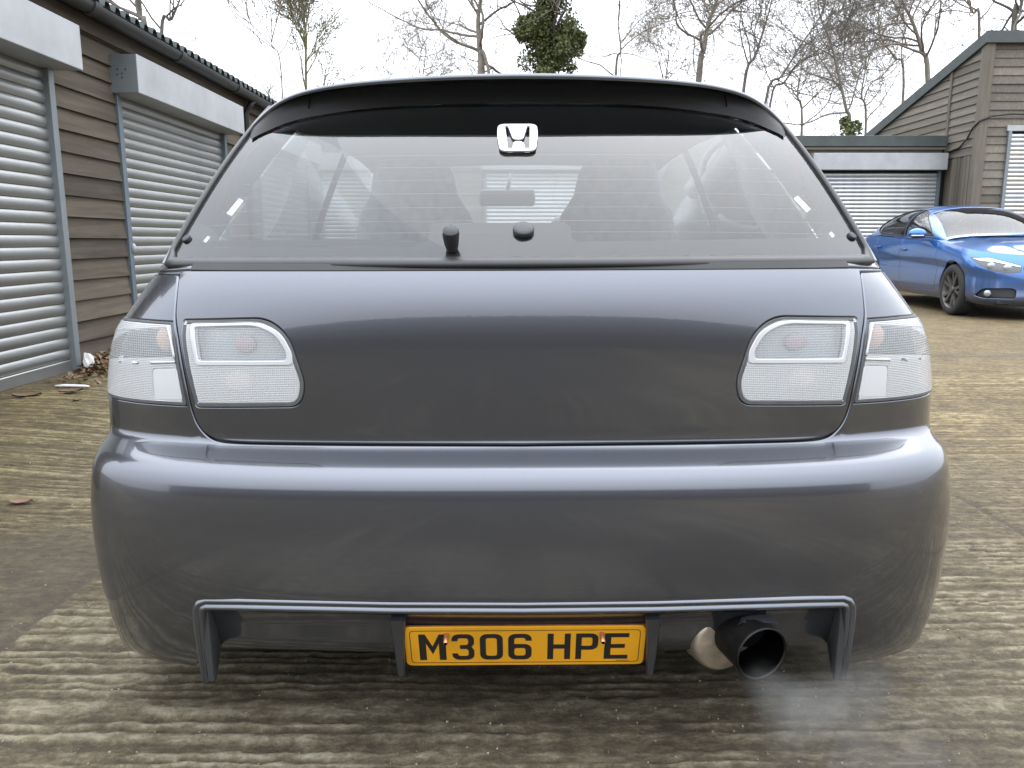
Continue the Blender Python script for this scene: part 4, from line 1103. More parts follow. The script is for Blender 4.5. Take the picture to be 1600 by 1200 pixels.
# --- wiper blanking plug, washer/lock knob and glass stops
def knob(name, px, py, r, h, m, squash=1., tiltv=None, top_m=None):
    q = gfull([(px, py)])[0]; p = GSf.pos(q[0] / GA, q[1] / GB_)[0]; n = GSf.nor(q[0] / GA, q[1] / GB_)[0] if tiltv is None else np.array(tiltv) / np.linalg.norm(tiltv)
    bm = bmesh.new(); d_ = Vector(n); rot = d_.to_track_quat('Z', 'Y').to_matrix().to_4x4()
    pr_ = [(1.0, 0), (1.03, .35), (1.0, .75), (.90, .93), (.6, 1.0), (0, 1.02)]; ns = 24; rings = []
    for rr_, hh in pr_:
        if rr_ == 0: rings.append([bm.verts.new(Vector(p - CB) + rot.to_3x3() @ Vector((0, 0, hh * h)))]); continue
        rings.append([bm.verts.new(Vector(p - CB) + rot.to_3x3() @ Vector((rr_ * r * math.cos(a), rr_ * r * squash * math.sin(a), hh * h))) for a in np.linspace(0, 2 * math.pi, ns, endpoint=False)])
    for A_, B2 in zip(rings[:-1], rings[1:]):
        for k in range(ns):
            if len(B2) == 1: bm.faces.new((A_[k], A_[(k + 1) % ns], B2[0]))
            else: bm.faces.new((A_[k], A_[(k + 1) % ns], B2[(k + 1) % ns], B2[k]))
    return from_bm(name, bm, m, glass, auto=40)
knob("wiper_plug", 821, 362, .0200, .011, M['trim_grey'])
q = gfull([(709, 389)])[0]; p0 = GSf.pos(q[0] / GA, q[1] / GB_)[0]; n0_ = GSf.nor(q[0] / GA, q[1] / GB_)[0]
k_axis = np.array((0, -.62, .78)); 
v, f = tube([p0 - CB, p0 + k_axis * .012 - CB, p0 + k_axis * .034 - CB, p0 + k_axis * .044 - CB, p0 + k_axis * .047 - CB], [.0105, .0135, .0158, .0150, .011], 18)
o = obj("washer_nozzle", v, f, M['rubber'], glass, smooth=True); o.data.set_sharp_from_angle(angle=R(40))
for px in (296, 1334): knob("glass_stop", px, 372, .0080, .006, M['rubber'], 1.25)

# --- diffuser under the bumper lip: rolled lip, panel, fins
def lip_row(k):
    """points along the recess's upper edge"""
    return k
xs_d = np.linspace(-1, 1, 61)
rim_dom = np.array([(815 - 511 * u, np.interp(abs(u), [0, .4, .8, 1], [949.5, 948, 943, 940.5])) for u in np.linspace(0, 1, 22)])
rd = dom(rim_dom); rim3 = [BS.pos(a / AS, b_)[0] for a, b_ in rd]; rimn = [BS.nor(a / AS, b_)[0] for a, b_ in rd]
rim3 = np.array(rim3)
full_rim = np.concatenate([rim3[::-1], rim3[1:] * np.array([-1, 1, 1])])
# the lip continues down the outer fins
fin_l = [(320.5, 946), (321.5, 962), (324, 985), (327, 1010), (330, 1036), (333, 1066)]
lo3 = np.array([atY(px, py, 1.372 + .0 * k) for k, (px, py) in enumerate(fin_l)]); lo3[:, 1] = np.interp(np.arange(6), [0, 5], [rim3[-1][1] - .003, 1.378])
lo3 = np.array([atY(px, py, y_) for (px, py), y_ in zip(fin_l, lo3[:, 1])])
prof_l = [(.006, .013), (.000, .0115), (-.0040, .0070), (-.0040, .0030), (-.0008, .0010), (-.0030, -.0018), (-.0062, -.0055), (-.0060, -.0090), (-.002, -.0125), (.006, -.0165), (.016, -.0215)]   # (depth, outwards): two rolled ridges
half = np.concatenate([rim3[:-3], [np.array(atY(px, py, y_)) for px, py, y_ in ((327, 941.5, rim3[-1][1] - .004), (319.5, 944.5, rim3[-1][1] - .003), (315.5, 951, rim3[-1][1] - .002), (315.5, 960, rim3[-1][1] - .001), (317, 980, rim3[-1][1] + .001), (320, 1005, rim3[-1][1] + .003), (323.5, 1033, rim3[-1][1] + .006), (327, 1063, rim3[-1][1] + .009))]])
lp = np.concatenate([half[::-1], half[1:] * np.array([-1, 1, 1])]); lp[:, 0] = lp[:, 0] * 1.02 + .0055; tn_ = np.gradient(lp, axis=0); tn_ /= np.linalg.norm(tn_, axis=1, keepdims=True)
on_ = np.stack([-tn_[:, 2], 0 * tn_[:, 0], tn_[:, 0]], 1); on_ /= np.linalg.norm(on_, axis=1, keepdims=True)
V = []; K = len(prof_l)
for k, p in enumerate(lp):
    low_ = float(np.clip((.285 - p[2]) / .15, 0, 1)); w_ = 1 - .35 * low_
    for dy, dz in prof_l: V.append(p + on_[k] * dz * w_ + np.array((0, dy, 0)) - CB)
Fc = [(i * K + j, i * K + j + 1, (i + 1) * K + j + 1, (i + 1) * K + j) for i in range(len(lp) - 1) for j in range(K - 1)]
o = obj("bumper_lip", V, Fc, M['grey_paint'], car, smooth=True)
if o.data.polygons[len(o.data.polygons) // 2].normal.y > 0: o.data.flip_normals()
# recessed panel
ppr = [(.012, -.0205), (.022, -.034), (.033, -.056), (.042, -.085), (.054, -.115), (.085, -.136), (.20, -.150)]
V = []
full_rim[:, 0] = full_rim[:, 0] * 1.02 + .0055
for p in full_rim:
    for dy, dz in ppr: V.append(p + np.array((0, dy, dz)) - CB)
K = len(ppr); Fc = [(i * K + j, i * K + j + 1, (i + 1) * K + j + 1, (i + 1) * K + j) for i in range(len(full_rim) - 1) for j in range(K - 1)]
o = obj("diffuser_panel", V, Fc, M['grey_paint'], car, smooth=True)
if o.data.polygons[10].normal.y > 0: o.data.flip_normals()
def fin(name, outer_pts, depth_top, depth_bot, thick, m=M['fin_grey'], sgn=-1):
    """blade standing behind the lip; outer_pts its rear edge (top to bottom)"""
    V, Fc = [], []; n = len(outer_pts)
    for k, p in enumerate(outer_pts):
        u = k / (n - 1); th = thick[0] + (thick[1] - thick[0]) * u; dp = lerp(depth_top, depth_bot, u ** 1.6)
        for dx, dy in ((-th * .5 + .003, -.0005), (-th * .5, .004), (-th * .5 + th * .25, dp), (th * .5 - th * .25, dp), (th * .5, .004), (th * .5 - .003, -.0005)):
            V.append(np.asarray(p) + np.array((dx, dy, 0)) - CB)
    for k in range(n - 1):
        for j in range(6): a0, a1 = k * 6 + j, k * 6 + (j + 1) % 6; Fc.append((a0, a1, a1 + 6, a0 + 6))
    Fc += [tuple(range(6)), tuple((n - 1) * 6 + j for j in range(6))[::-1]]
    o = obj(name, V, Fc, m, car, smooth=True); o.data.set_sharp_from_angle(angle=R(50))
    bm = bmesh.new(); bm.from_mesh(o.data); bmesh.ops.recalc_face_normals(bm, faces=bm.faces); bm.to_mesh(o.data); bm.free(); return o
for sgn in (-1, 1):
    P = lo3.copy(); P = np.concatenate([[P[0] + np.array((0, .012, .012))], P])
    if sgn > 0: P[:, 0] *= -1
    P[:, 0] = P[:, 0] * 1.02 + .0055; P[:, 1] += .008; fin("diffuser_fin", P, .13, .02, (.026, .015))
    ip = [(621, 970), (622, 985), (623, 1005), (625, 1030), (627, 1056)]
    P = np.array([atY(px, py, 1.356 + .007 * k) for k, (px, py) in enumerate(ip)])
    P[:, 0] += .000
    if sgn > 0: P = np.array([atY(815 + (815 - px) + 13, py, 1.356 + .007 * k) for k, (px, py) in enumerate(ip)])
    fin("diffuser_fin", P, .10, .03, (.030, .014))
box("added_shade_tray", (0, 1.95 - CB[1], .20), (1.30, .8, .02), M['dark'], car)  # unseen tray added to deepen the shadow under the tail

# --- number plate
tl, tr_, bl = atY(634, 979, 1.398), atY(1006, 976.5, 1.398), atY(650, 1035.5, 1.420)
PW = .470; PHt = PW * 111 / 520
pc = (np.array(atY(820.5, 978, 1.3720)) + np.array(atY(820.5, 1036, 1.4050))) / 2
py_ax = np.array(atY(820.5, 978, 1.3720)) - np.array(atY(820.5, 1036, 1.4050)); PHt = np.linalg.norm(py_ax); py_ax /= PHt
px_ax = np.array((1., 0, .0035)); px_ax /= np.linalg.norm(px_ax); pn = np.cross(px_ax, py_ax); pn /= np.linalg.norm(pn)
if pn[1] > 0: pn = -pn
PW = float(373 / F_ * (pc[1] * cp_ - (pc[2] - EYE) * sp_))
M['plate_yellow'] = simple('yellow_reflective_plate', (.64, .30, .010), .40, var=.10, scale=9)
M['plate_black'] = simple('plate_lettering', (.012, .011, .010), .45)
def rr(w, h, r): return rounded([(-w / 2, -h / 2), (w / 2, -h / 2), (w / 2, h / 2), (-w / 2, h / 2)], r, 6)
plate = flat_plate("number_plate", rr(PW, PHt, PHt * .12), [], pc - CB, px_ax, py_ax, pn, .004, M['plate_yellow'], car)
tag(plate, "yellow number plate with black characters")
u_ = PW / 520.0; v_ = PHt / 111.0
flat_plate("border_line", rr(PW - 22 * u_, PHt - 15 * v_, PHt * .09), [rr(PW - 25 * u_, PHt - 18 * v_, PHt * .08)], pc + pn * .004 - CB, px_ax, py_ax, pn, .0003, M['plate_black'], plate)
# characters in a 50 x 79 cell, 14 mm strokes, drawn as outlines
def arc(cx, cy, rx, ry, a0, a1, n=7): return [(cx + rx * math.cos(R(a)), cy + ry * math.sin(R(a))) for a in np.linspace(a0, a1, n)]
def rrect(x0, y0, x1, y1, r): return arc(x1 - r, y1 - r, r, r, 0, 90, 6) + arc(x0 + r, y1 - r, r, r, 90, 180, 6) + arc(x0 + r, y0 + r, r, r, 180, 270, 6) + arc(x1 - r, y0 + r, r, r, 270, 360, 6)
S14 = 13
GL = {
 'M': ([(0, 0), (S14, 0), (S14, 52), (25, 18), (37, 52), (37, 0), (50, 0), (50, 79), (38, 79), (25, 42), (12, 79), (0, 79)], []),
 'H': ([(0, 0), (S14, 0), (S14, 33), (37, 33), (37, 0), (50, 0), (50, 79), (37, 79), (37, 46), (S14, 46), (S14, 79), (0, 79)], []),
 'E': ([(0, 0), (49, 0), (49, 12), (S14, 12), (S14, 34), (42, 34), (42, 46), (S14, 46), (S14, 67), (49, 67), (49, 79), (0, 79)], []),
 'P': ([(0, 0), (S14, 0), (S14, 29)] + arc(34, 45, 16, 16, -90, 0, 6) + arc(34, 63, 16, 16, 0, 90, 6) + [(0, 79)], [[(S14, 41)] + arc(32, 47, 5, 6, -90, 0, 4) + arc(32, 61, 5, 6, 0, 90, 4) + [(S14, 67)]]),
 '0': (rrect(0, 0, 50, 79, 16), [rrect(13, 12, 37, 67, 6)]),
 '6': (arc(34, 16, 16, 16, -90, 0, 6) + arc(34, 32, 16, 16, 0, 90, 6) + [(13, 48), (13, 60)] + arc(19, 61, 6, 6, 180, 90, 4) + arc(31, 61, 6, 6, 90, 0, 4) + [(37, 58), (50, 58)] + arc(34, 63, 16, 16, 0, 90, 6) + arc(16, 63, 16, 16, 90, 180, 6) + arc(16, 16, 16, 16, 180, 270, 6), [rrect(13, 12, 37, 36, 6)]),
 '3': ([(0, 20), (0, 16)] + arc(16, 16, 16, 16, 180, 270, 6) + arc(34, 16, 16, 16, -90, 0, 6) + [(50, 30), (44, 40), (50, 50)] + arc(34, 63, 16, 16, 0, 90, 6) + arc(16, 63, 16, 16, 90, 180, 6) + [(0, 58), (13, 58)] + arc(19, 61, 6, 6, 180, 90, 4) + arc(31, 61, 6, 6, 90, 0, 4) + [(37, 51), (33, 46), (18, 46), (18, 34), (33, 34), (37, 29)] + arc(31, 18, 6, 6, 0, -90, 4) + arc(19, 18, 6, 6, -90, -180, 4) + [(13, 20)], []),
}
# centre of each character along the plate, read from the photograph (fraction of plate width)
for ch, f0, f1 in (('M', .058, .173), ('3', .195, .288), ('0', .312, .408), ('6', .430, .528), ('H', .594, .690), ('P', .712, .808), ('E', .832, .934)):
    if ch == 'M': f1 = .170
    if ch == 'P': f0, f1 = .712, .805
    w_c = (f1 - f0) * PW; sx = w_c / 50; sy = PHt * 79 / 111 / 79 * 1.0
    x0 = (f0 - .5) * PW; y0 = -PHt * .5 + 17 * v_
    tr2 = lambda L_: np.array([(x0 + a * sx, y0 + b_ * sy * .96) for a, b_ in L_])
    flat_plate("plate_character", tr2(GL[ch][0]), [tr2(h) for h in GL[ch][1]], pc + pn * .004 - CB, px_ax, py_ax, pn, .0004, M['plate_black'], plate)
# the maker's tiny line of print, too small to read
for k in range(9):
    xx = (.885 + k * .0062 - .5) * PW; flat_plate("fine_print", np.array([(xx, -PHt * .405), (xx + .0017, -PHt * .405), (xx + .0017, -PHt * .39), (xx, -PHt * .39)]), [], pc + pn * .004 - CB, px_ax, py_ax, pn, .0003, M['plate_black'], plate)
for fx_ in (.175, .818):
    p = pc + px_ax * (fx_ - .5) * PW + py_ax * PHt * .34 + pn * .002
    v, f = tube([p - CB, p + pn * .0235 - CB, p + pn * .025 - CB], [.0046, .0046, .0035], 12)
    o = obj("plate_bolt", v, f, M['copper'], plate, smooth=True); o.data.set_sharp_from_angle(angle=R(40))
    v, f = tube([p + pn * .024 - CB, p + pn * .0256 - CB], [.0030, .0030], 10); obj("bolt_bore", v, f, M['soot'], plate)
box("plate_backing", tuple(pc - pn * .006 - CB), (PW + .012, .006, PHt * .9), simple('rusty_backing', (.16, .055, .02), .7, var=.4, scale=40), car, .001, rot=Matrix((px_ax, -pn, py_ax)).transposed())

# --- exhaust: open tip, silencer body behind, notch in the diffuser
ec = np.array(atY(1191, 1024, 1.335)); er = .0508
axis = np.array((-.30, 1.0, .06)); axis /= np.linalg.norm(axis)
def ring_tube(name, c, ax, prof_r, m, parent, n=40):
    ax = Vector(ax); q = ax.to_track_quat('Z', 'X').to_matrix(); V, Fc = [], []
    for d, r_ in prof_r:
        for k in range(n):
            a = 2 * math.pi * k / n; V.append(Vector(c) + q @ Vector((r_ * math.cos(a), r_ * math.sin(a), d)))
    for i in range(len(prof_r) - 1):
        for k in range(n): Fc.append((i * n + k, i * n + (k + 1) % n, (i + 1) * n + (k + 1) % n, (i + 1) * n + k))
    return obj(name, V, Fc, m, parent, smooth=True)
tip = ring_tube("exhaust_tip", ec - CB, axis, [(.003, er - .0035), (-.0005, er - .0015), (-.0005, er), (.002, er + .0012), (.006, er + .0005), (.03, er), (.13, er - .002)], M['burnt_steel'], car)
ring_tube("tip_bore", ec - CB, axis, [(.0025, er - .0030), (.05, er - .004), (.13, er - .006), (.131, .0005)], M['soot'], tip)
sil = ring_tube("silencer", ec + axis * .075 + np.array((-.026, .0, -.020)) - CB, axis, [(.0, .012), (.0, er + .002), (.002, er + .007), (.012, er + .011), (.05, er + .014), (.40, er + .014), (.41, .01)], M['chrome'], car)
nu_ = [(1152, 973), (1158, 966), (1172, 963), (1188, 961.5), (1203, 963), (1211, 967), (1217, 974)]
V = [p for px, py in nu_ for p in (np.array(atY(px, py, 1.376)) - CB, np.array(atY(px + (1185 - px) * .05, max(py + 6, 975), 1.357)) - CB)]
Fc = [(2 * k, 2 * k + 1, 2 * k + 3, 2 * k + 2) for k in range(len(nu_) - 1)]
obj("exhaust_notch", V, Fc, M['grey_paint'], car, smooth=True)

# ================================================================== blue car parked to the right, nose towards the viewpoint
M['blue_paint'] = car_paint('blue_metallic_paint', (.015, .115, .36), .10, .6, .28, 1.0, 1.1)
M['blue_clean'] = car_paint('blue_roof_paint', (.015, .115, .36), .10, .6, .28, 1.0)
M['lamp_glass'] = simple('headlamp_glass', (.30, .32, .34), .12, .3, coat=1.0)
M['lamp_dark'] = simple('headlamp_inner', (.05, .052, .055), .25, .5, coat=1.0)
M['grille'] = simple('black_mesh', (.012, .012, .013), .5)
blue = empty("sedan_car", (6.77, 11.95, 0), (0, 0, R(-5))); tag(blue, "bright blue metallic fastback car parked facing the camera on the right", "car")
ZERO = np.zeros(3); M['alloy_dark'] = simple('dirty_alloy', (.11, .10, .095), .5, .6, var=.3, scale=20)
def b_top(y): return smooth1(np.clip(y, -2.41, 2.41), [-2.45, -2.2, -1.6, -1.0, -.6, .2, 1.2, 2.0, 2.45], [.735, .790, .885, .950, .972, .995, 1.035, 1.055, 1.02])
def b_bot(y): return np.interp(y, [-2.45, -2.2, -1.9, 1.9, 2.45], [.17, .165, .20, .20, .28])
fk = np.array([0, .10, .25, .42, .58, .70, .80, .90, 1.0])
b_w = lambda f: smooth1(f, fk, [.845, .880, .892, .890, .888, .912, .908, .885, .845])
b_n = lambda f: smooth1(f, fk, [-2.33, -2.40, -2.41, -2.40, -2.395, -2.38, -2.355, -2.31, -2.24])
NF = 60; ffs = np.linspace(0, 1, NF); angb = np.linspace(0, math.pi / 2, 160); NB = 221
BT = np.zeros((NF, 2 * NB - 1, 3))
for i, f_ in enumerate(ffs):
    w, yn = float(b_w(f_)), float(b_n(f_)); Lf, n_, Lr = .62, 2.7, .55; yt = 2.41 - .10 * f_
    x1 = w * np.sin(angb) ** (2 / n_); y1 = yn + Lf * (1 - np.cos(angb) ** (2 / n_))
    x3 = w * np.sin(angb[::-1]) ** (2 / 2.8); y3 = yt - Lr * (1 - np.cos(angb[::-1]) ** (2 / 2.8))
    ym = np.linspace(y1[-1], y3[0], 80)[1:-1]
    x = np.concatenate([x1, np.full(len(ym), w), x3]); y = np.concatenate([y1, ym, y3])
    # flared wings over the wheels
    fl = .012 * (np.exp(-((y + 1.54) / .42) ** 2) + np.exp(-((y - 1.38) / .42) ** 2)) * math.exp(-((f_ - .42) / .35) ** 2); x = x + fl * (x > .5)
    s_ = np.concatenate([[0], np.cumsum(np.hypot(np.diff(x), np.diff(y)))]); u = np.linspace(0, s_[-1], NB); x, y = np.interp(u, s_, x), np.interp(u, s_, y)
    zb_, zt_ = b_bot(y), b_top(y); z = zb_ + (zt_ - zb_) * f_
    BT[i, NB - 1:] = np.stack([x, y, z], 1); BT[i, :NB] = np.stack([-x, y, z], 1)[::-1]
for _ in range(2): BT[:, 1:-1] = .25 * BT[:, :-2] + .5 * BT[:, 1:-1] + .25 * BT[:, 2:]
ba = np.linspace(-1, 1, 2 * NB - 1)
BB = Surf(BT, ba, ffs)
if BB.nor(-.5, .5)[0][0] > 0: BB.Nn = -BB.Nn
BA = 5.3; BSC = (BA, .8)
yzf = lambda P: np.asarray(P).reshape(-1, 3)[:, 1:3]
xzf = lambda P: np.asarray(P).reshape(-1, 3)[:, [0, 2]]
def bside(pts, sgn):
    q = BB.inv(yzf, pts, lambda a: (a < -.14) & (a > -.86)) * np.array(BSC)
    return q if sgn < 0 else mir(q)
def bfront(pts, sgn=-1):
    q = BB.inv(xzf, pts, lambda a: (a <= .005) & (a > -.30)) * np.array(BSC)
    return q if sgn < 0 else mir(q)
bkw = dict(sc=BSC, base=ZERO)
AXF, AXR, WR = -1.55, 1.37, .332
holes, cut = [], {}
for sgn in (-1, 1):
    for yw in (AXF, AXR):
        c = [(yw + .375 * math.cos(a), max(.335 + .375 * math.sin(a), .21)) for a in np.linspace(0, 2 * math.pi, 44, endpoint=False)]
        c = [p for p in c if p[1] > .2101] + [(yw - .34, .2135), (yw + .34, .2135)]
        c = sorted(c, key=lambda p: math.atan2(p[1] - .36, p[0] - yw))
        holes.append(bside(np.array(c), sgn))
doors = {"front_door": [(-1.02, .30), (-1.06, .60), (-1.00, .90), (-.92, .955), (.22, .985), (.24, .60), (.16, .285)], "rear_door": [(.24, .285), (.29, .60), (.27, .987), (1.28, 1.03), (1.22, .86), (1.02, .62), (.94, .42), (.88, .30)]}
lamp = rounded([(-.880, .755), (-.74, .752), (-.54, .695), (-.445, .662), (-.45, .585), (-.58, .568), (-.74, .592), (-.845, .665)], [.02, .06, .05, .02, .02, .06, .06, .04], 4)
intake = rounded([(-.855, .290), (-.80, .385), (-.55, .395), (-.49, .375), (-.50, .265), (-.80, .262)], [.02, .04, .02, .03, .03, .02], 4)
kidney = rounded([(-.425, .675), (-.05, .700), (-.035, .560), (-.09, .520), (-.33, .525), (-.41, .58)], .04, 4)
lower = rounded([(-.31, .33), (.31, .33), (.26, .225), (-.26, .225)], .03, 4)
fh = []
for sgn in (-1, 1):
    for nm, ol in doors.items():
        q = bside(resample(rounded(ol, .06, 4), .08), sgn); holes.append(q)
        DBG.append((nm, sgn, q.round(3).tolist())) if 'DBG' in globals() else None
        d_ = panel(nm, BB, inset(q, .004), [], M['blue_paint'], blue, step=.05, edge=.015, bev=.002, **bkw)
        hy = .10 if nm[0] == 'f' else 1.12; hz = .83 if nm[0] == 'f' else .865
        hq = bside([(hy, hz)], sgn)[0]; p = BB.pos(hq[0] / BA, hq[1] / .8)[0]
        box("door_handle", tuple(p + np.array((sgn * .018, -.0, 0))), (.026, .22, .028), M['blue_clean'], d_, .009, seg=2)
    for nm, ol, mm, of in (("headlight", lamp, 'lamp_dark', -.004), ("air_intake", intake, 'grille', -.03), ("kidney_grille", kidney, 'grille', -.012)):
        q = bfront(resample(ol, .05), sgn); fh.append(q)
        h_ = panel(nm, BB, inset(q, .002), [], M[mm], blue, step=.03, off=of, edge=.02, bev=.001, **bkw)
        if nm == "headlight":
            br = bfront(resample(np.array([(-.862, .746), (-.74, .748), (-.55, .690), (-.455, .658), (-.455, .644), (-.56, .666), (-.70, .704), (-.81, .713)]), .04), sgn)
            panel("brow_lens", BB, br, [], simple('white_lamp_brow', (.62, .64, .66), .2, .1, coat=1), h_, step=.03, off=.004, edge=.006, bev=.001, **bkw)
            for cx in (-.73, -.58):
                qq = bfront([(cx, .635 if cx > -.6 else .655)], sgn)[0]; p = BB.pos(qq[0] / BA, qq[1] / .8)[0]
                bm = bmesh.new(); bmesh.ops.create_uvsphere(bm, u_segments=16, v_segments=10, radius=.055, matrix=Matrix.Translation(p + np.array((0, .012, 0))) @ Matrix.Diagonal((1, .45, .8, 1)))
                from_bm("projector", bm, M['lamp_glass'], h_, smooth=True)
        if nm == "air_intake":
            qq = bfront([(-.755, .325)], sgn)[0]; p = BB.pos(qq[0] / BA, qq[1] / .8)[0]
            bm = bmesh.new(); bmesh.ops.create_uvsphere(bm, u_segments=16, v_segments=10, radius=.045, matrix=Matrix.Translation(p + np.array((0, .0, 0))) @ Matrix.Diagonal((1, .5, .9, 1)))
            from_bm("fog_lamp", bm, M['lamp_glass'], h_, smooth=True)
        if nm == "kidney_grille":
            P = [BB.pos(a / BA, b_ / .8)[0] + BB.nor(a / BA, b_ / .8)[0] * .006 for a, b_ in resample(ccw(q), .03)]
            P = P + [P[0]]; tube_obj("chrome_surround", P, .009, M['chrome'], h_, 8)
            for k in range(5):
                xx = lerp(-.35, -.08, k / 4); L_ = bfront([(xx, .69 - .02 * (1 - k / 4)), (xx, .54)], sgn)
                tube_obj("grille_bar", [BB.pos(a / BA, b_ / .8)[0] + BB.nor(a / BA, b_ / .8)[0] * .002 for a, b_ in L_], .007, M['lamp_dark'], h_, 6)
ql = np.concatenate([bfront(resample(lower, .05)[[k for k, p in enumerate(resample(lower, .05)) if p[0] <= 0.001]])])
lw = resample(lower, .05); lw_d = np.array([bfront([(-abs(p[0]), p[1])])[0] * np.array([1 if p[0] <= 0 else -1, 1]) for p in lw]); fh.append(lw_d)
panel("lower_grille", BB, inset(lw_d, .002), [], M['grille'], blue, step=.04, off=-.02, edge=.02, bev=.001, **bkw)
outl = np.array([(-BA, 0), (BA, 0), (BA, .8), (-BA, .8)]); outl[:, 1] = [.0, .0, .799, .799]
panel("body_shell", BB, outl, holes + fh, M['blue_paint'], blue, step=.045, edge=.02, bev=.003, fold_outer=False, **bkw)
# bonnet and rear deck close the top of the lower body
def deck(name, ya, yb, crown, m, n=22):
    V, Fc = [], []
    top = BT[-1, NB - 1:]; 
    for i, y in enumerate(np.linspace(ya, yb, n)):
        w = float(np.interp(y, top[:, 1], top[:, 0])); z = float(b_top(y))
        for u in np.linspace(-1, 1, 21):
            cz = crown * (1 - abs(u) ** 2.4) * float(sstep(ya - .02, ya + .5, y) if crown > .03 else 1)
            ridge = .012 * math.exp(-((abs(u) - .62) / .07) ** 2) * (1 if crown > .03 else 0)
            V.append((u * w, y, z + cz + ridge - .001))
    for i in range(n - 1):
        for j in range(20): Fc.append((i * 21 + j, i * 21 + j + 1, (i + 1) * 21 + j + 1, (i + 1) * 21 + j))
    return obj(name, V, Fc, m, blue, smooth=True)
deck("bonnet", -2.235, -.55, .075, M['blue_clean']); deck("boot_lid", 1.5, 2.30, .03, M['blue_clean'])
# greenhouse
def r_z(s): return smooth1(s, [-1.25, -1.0, -.55, -.15, .25, .8, 1.35, 1.85, 2.2], [.965, 1.035, 1.24, 1.40, 1.475, 1.492, 1.42, 1.25, 1.09])
NS, NP = 90, 70
ssv = np.linspace(-1.20, 2.20, NS); ph = np.linspace(0, math.pi / 2, NP)
WT = np.zeros((NP, 2, NS, 3)); WT2 = np.zeros((2 * NP - 1, NS, 3))
for j, s in enumerate(ssv):
    zb_ = float(b_top(s)) - .004; zr = max(float(r_z(s)), zb_ + .004); wb = float(np.interp(s, [-1.2, -.7, .2, 1.4, 2.2], [.76, .80, .825, .80, .70]))
    c_, s2 = np.cos(ph) ** .80, np.sin(ph) ** .74; hgt = zr - zb_
    x = wb * c_; z = zb_ + hgt * s2; bow = .26 * float(1 - sstep(-.4, .6, s)); y = s - bow * (1 - (x / .8) ** 2) * .5 + bow * .12 * (x / .8) ** 2
    WT2[:NP, j] = np.stack([-x, y, z], 1); WT2[NP - 1:, j] = np.stack([x, y, z], 1)[::-1]
pb = np.linspace(-1, 1, 2 * NP - 1)
WS = Surf(np.transpose(WT2, (1, 0, 2)).copy(), pb, ssv)            # a = across (-1..1), b = along
if WS.nor(0, .8)[0][2] < 0: WS.Nn = -WS.Nn
WSC = (2.2, 1.0); wkw = dict(sc=WSC, base=ZERO)
def wside(pts, sgn):
    q = WS.inv(yzf, pts, lambda a: (a < -.03)) * np.array(WSC); return q if sgn < 0 else mir(q)
xyf = lambda P: np.asarray(P).reshape(-1, 3)[:, 0:2]
def wx(pts): return WS.inv(xzf, pts, None) * np.array(WSC)
w_holes = []; M['bmw_glass'] = glass_mat('windscreen_glass', (.62, .68, .67), .012, faces=1.0)
for sgn in (-1, 1):
    fw = rounded([(-.60, 1.035), (-.30, 1.20), (.10, 1.375), (.32, 1.415), (.30, 1.03)], [.02, .1, .1, .01, .01], 4)
    rw = rounded([(.36, 1.035), (.38, 1.418), (.80, 1.415), (1.20, 1.33), (1.50, 1.20), (1.55, 1.135), (1.42, 1.085)], [.01, .01, .1, .1, .05, .03, .05], 4)
    for nm, ol in (("front_side_window", fw), ("rear_side_window", rw)):
        q = wside(resample(ol, .06), sgn); w_holes.append(q)
        panel(nm, WS, inset(q, .002), [], M['tint_glass'], blue, step=.06, off=-.004, edge=0, bev=0, **wkw)
        P = [WS.pos(a / 2.2, b_)[0] + WS.nor(a / 2.2, b_)[0] * .002 for a, b_ in resample(ccw(q), .05)]; tube_obj("window_trim", P + [P[0]], .008, M['rubber'], blue, 6)
# windscreen: domain quad between the front pillars
def ws_edge(s): return float(np.interp(s, [-1.2, -.55, 0, .12], [.80, .66, .58, .56]))   # x of the pillar's inner edge
def a_of(x, s):
    row = WS.pos(pb, np.full(len(pb), s)); return float(np.interp(x, row[:, 0], pb))
lft = [(a_of(-ws_edge(s), s) * 2.2, s) for s in np.linspace(-.93, .02, 14)]
wsq = np.array(lft + [(-q[0], q[1]) for q in lft[::-1]])
w_holes.append(wsq)
panel("windscreen", WS, inset(wsq, .003), [], M['bmw_glass'], blue, step=.06, off=-.003, edge=0, bev=0, **wkw)
rl = [(a_of(-x, s) * 2.2, s) for x, s in ((.46, 1.25), (.52, 1.5), (.56, 1.85), (.56, 1.98))]
rq = np.array(rl + [(-q[0], q[1]) for q in rl[::-1]]); w_holes.append(rq)
panel("rear_window", WS, inset(rq, .003), [], M['tint_glass'], blue, step=.06, off=-.003, edge=0, bev=0, **wkw)
outw = np.array([(-2.19, -1.02), (2.19, -1.02), (2.19, 2.15), (-2.19, 2.15)])
panel("roof_shell", WS, outw, w_holes, M['blue_clean'], blue, step=.05, edge=.02, bev=.003, fold_outer=False, **wkw)
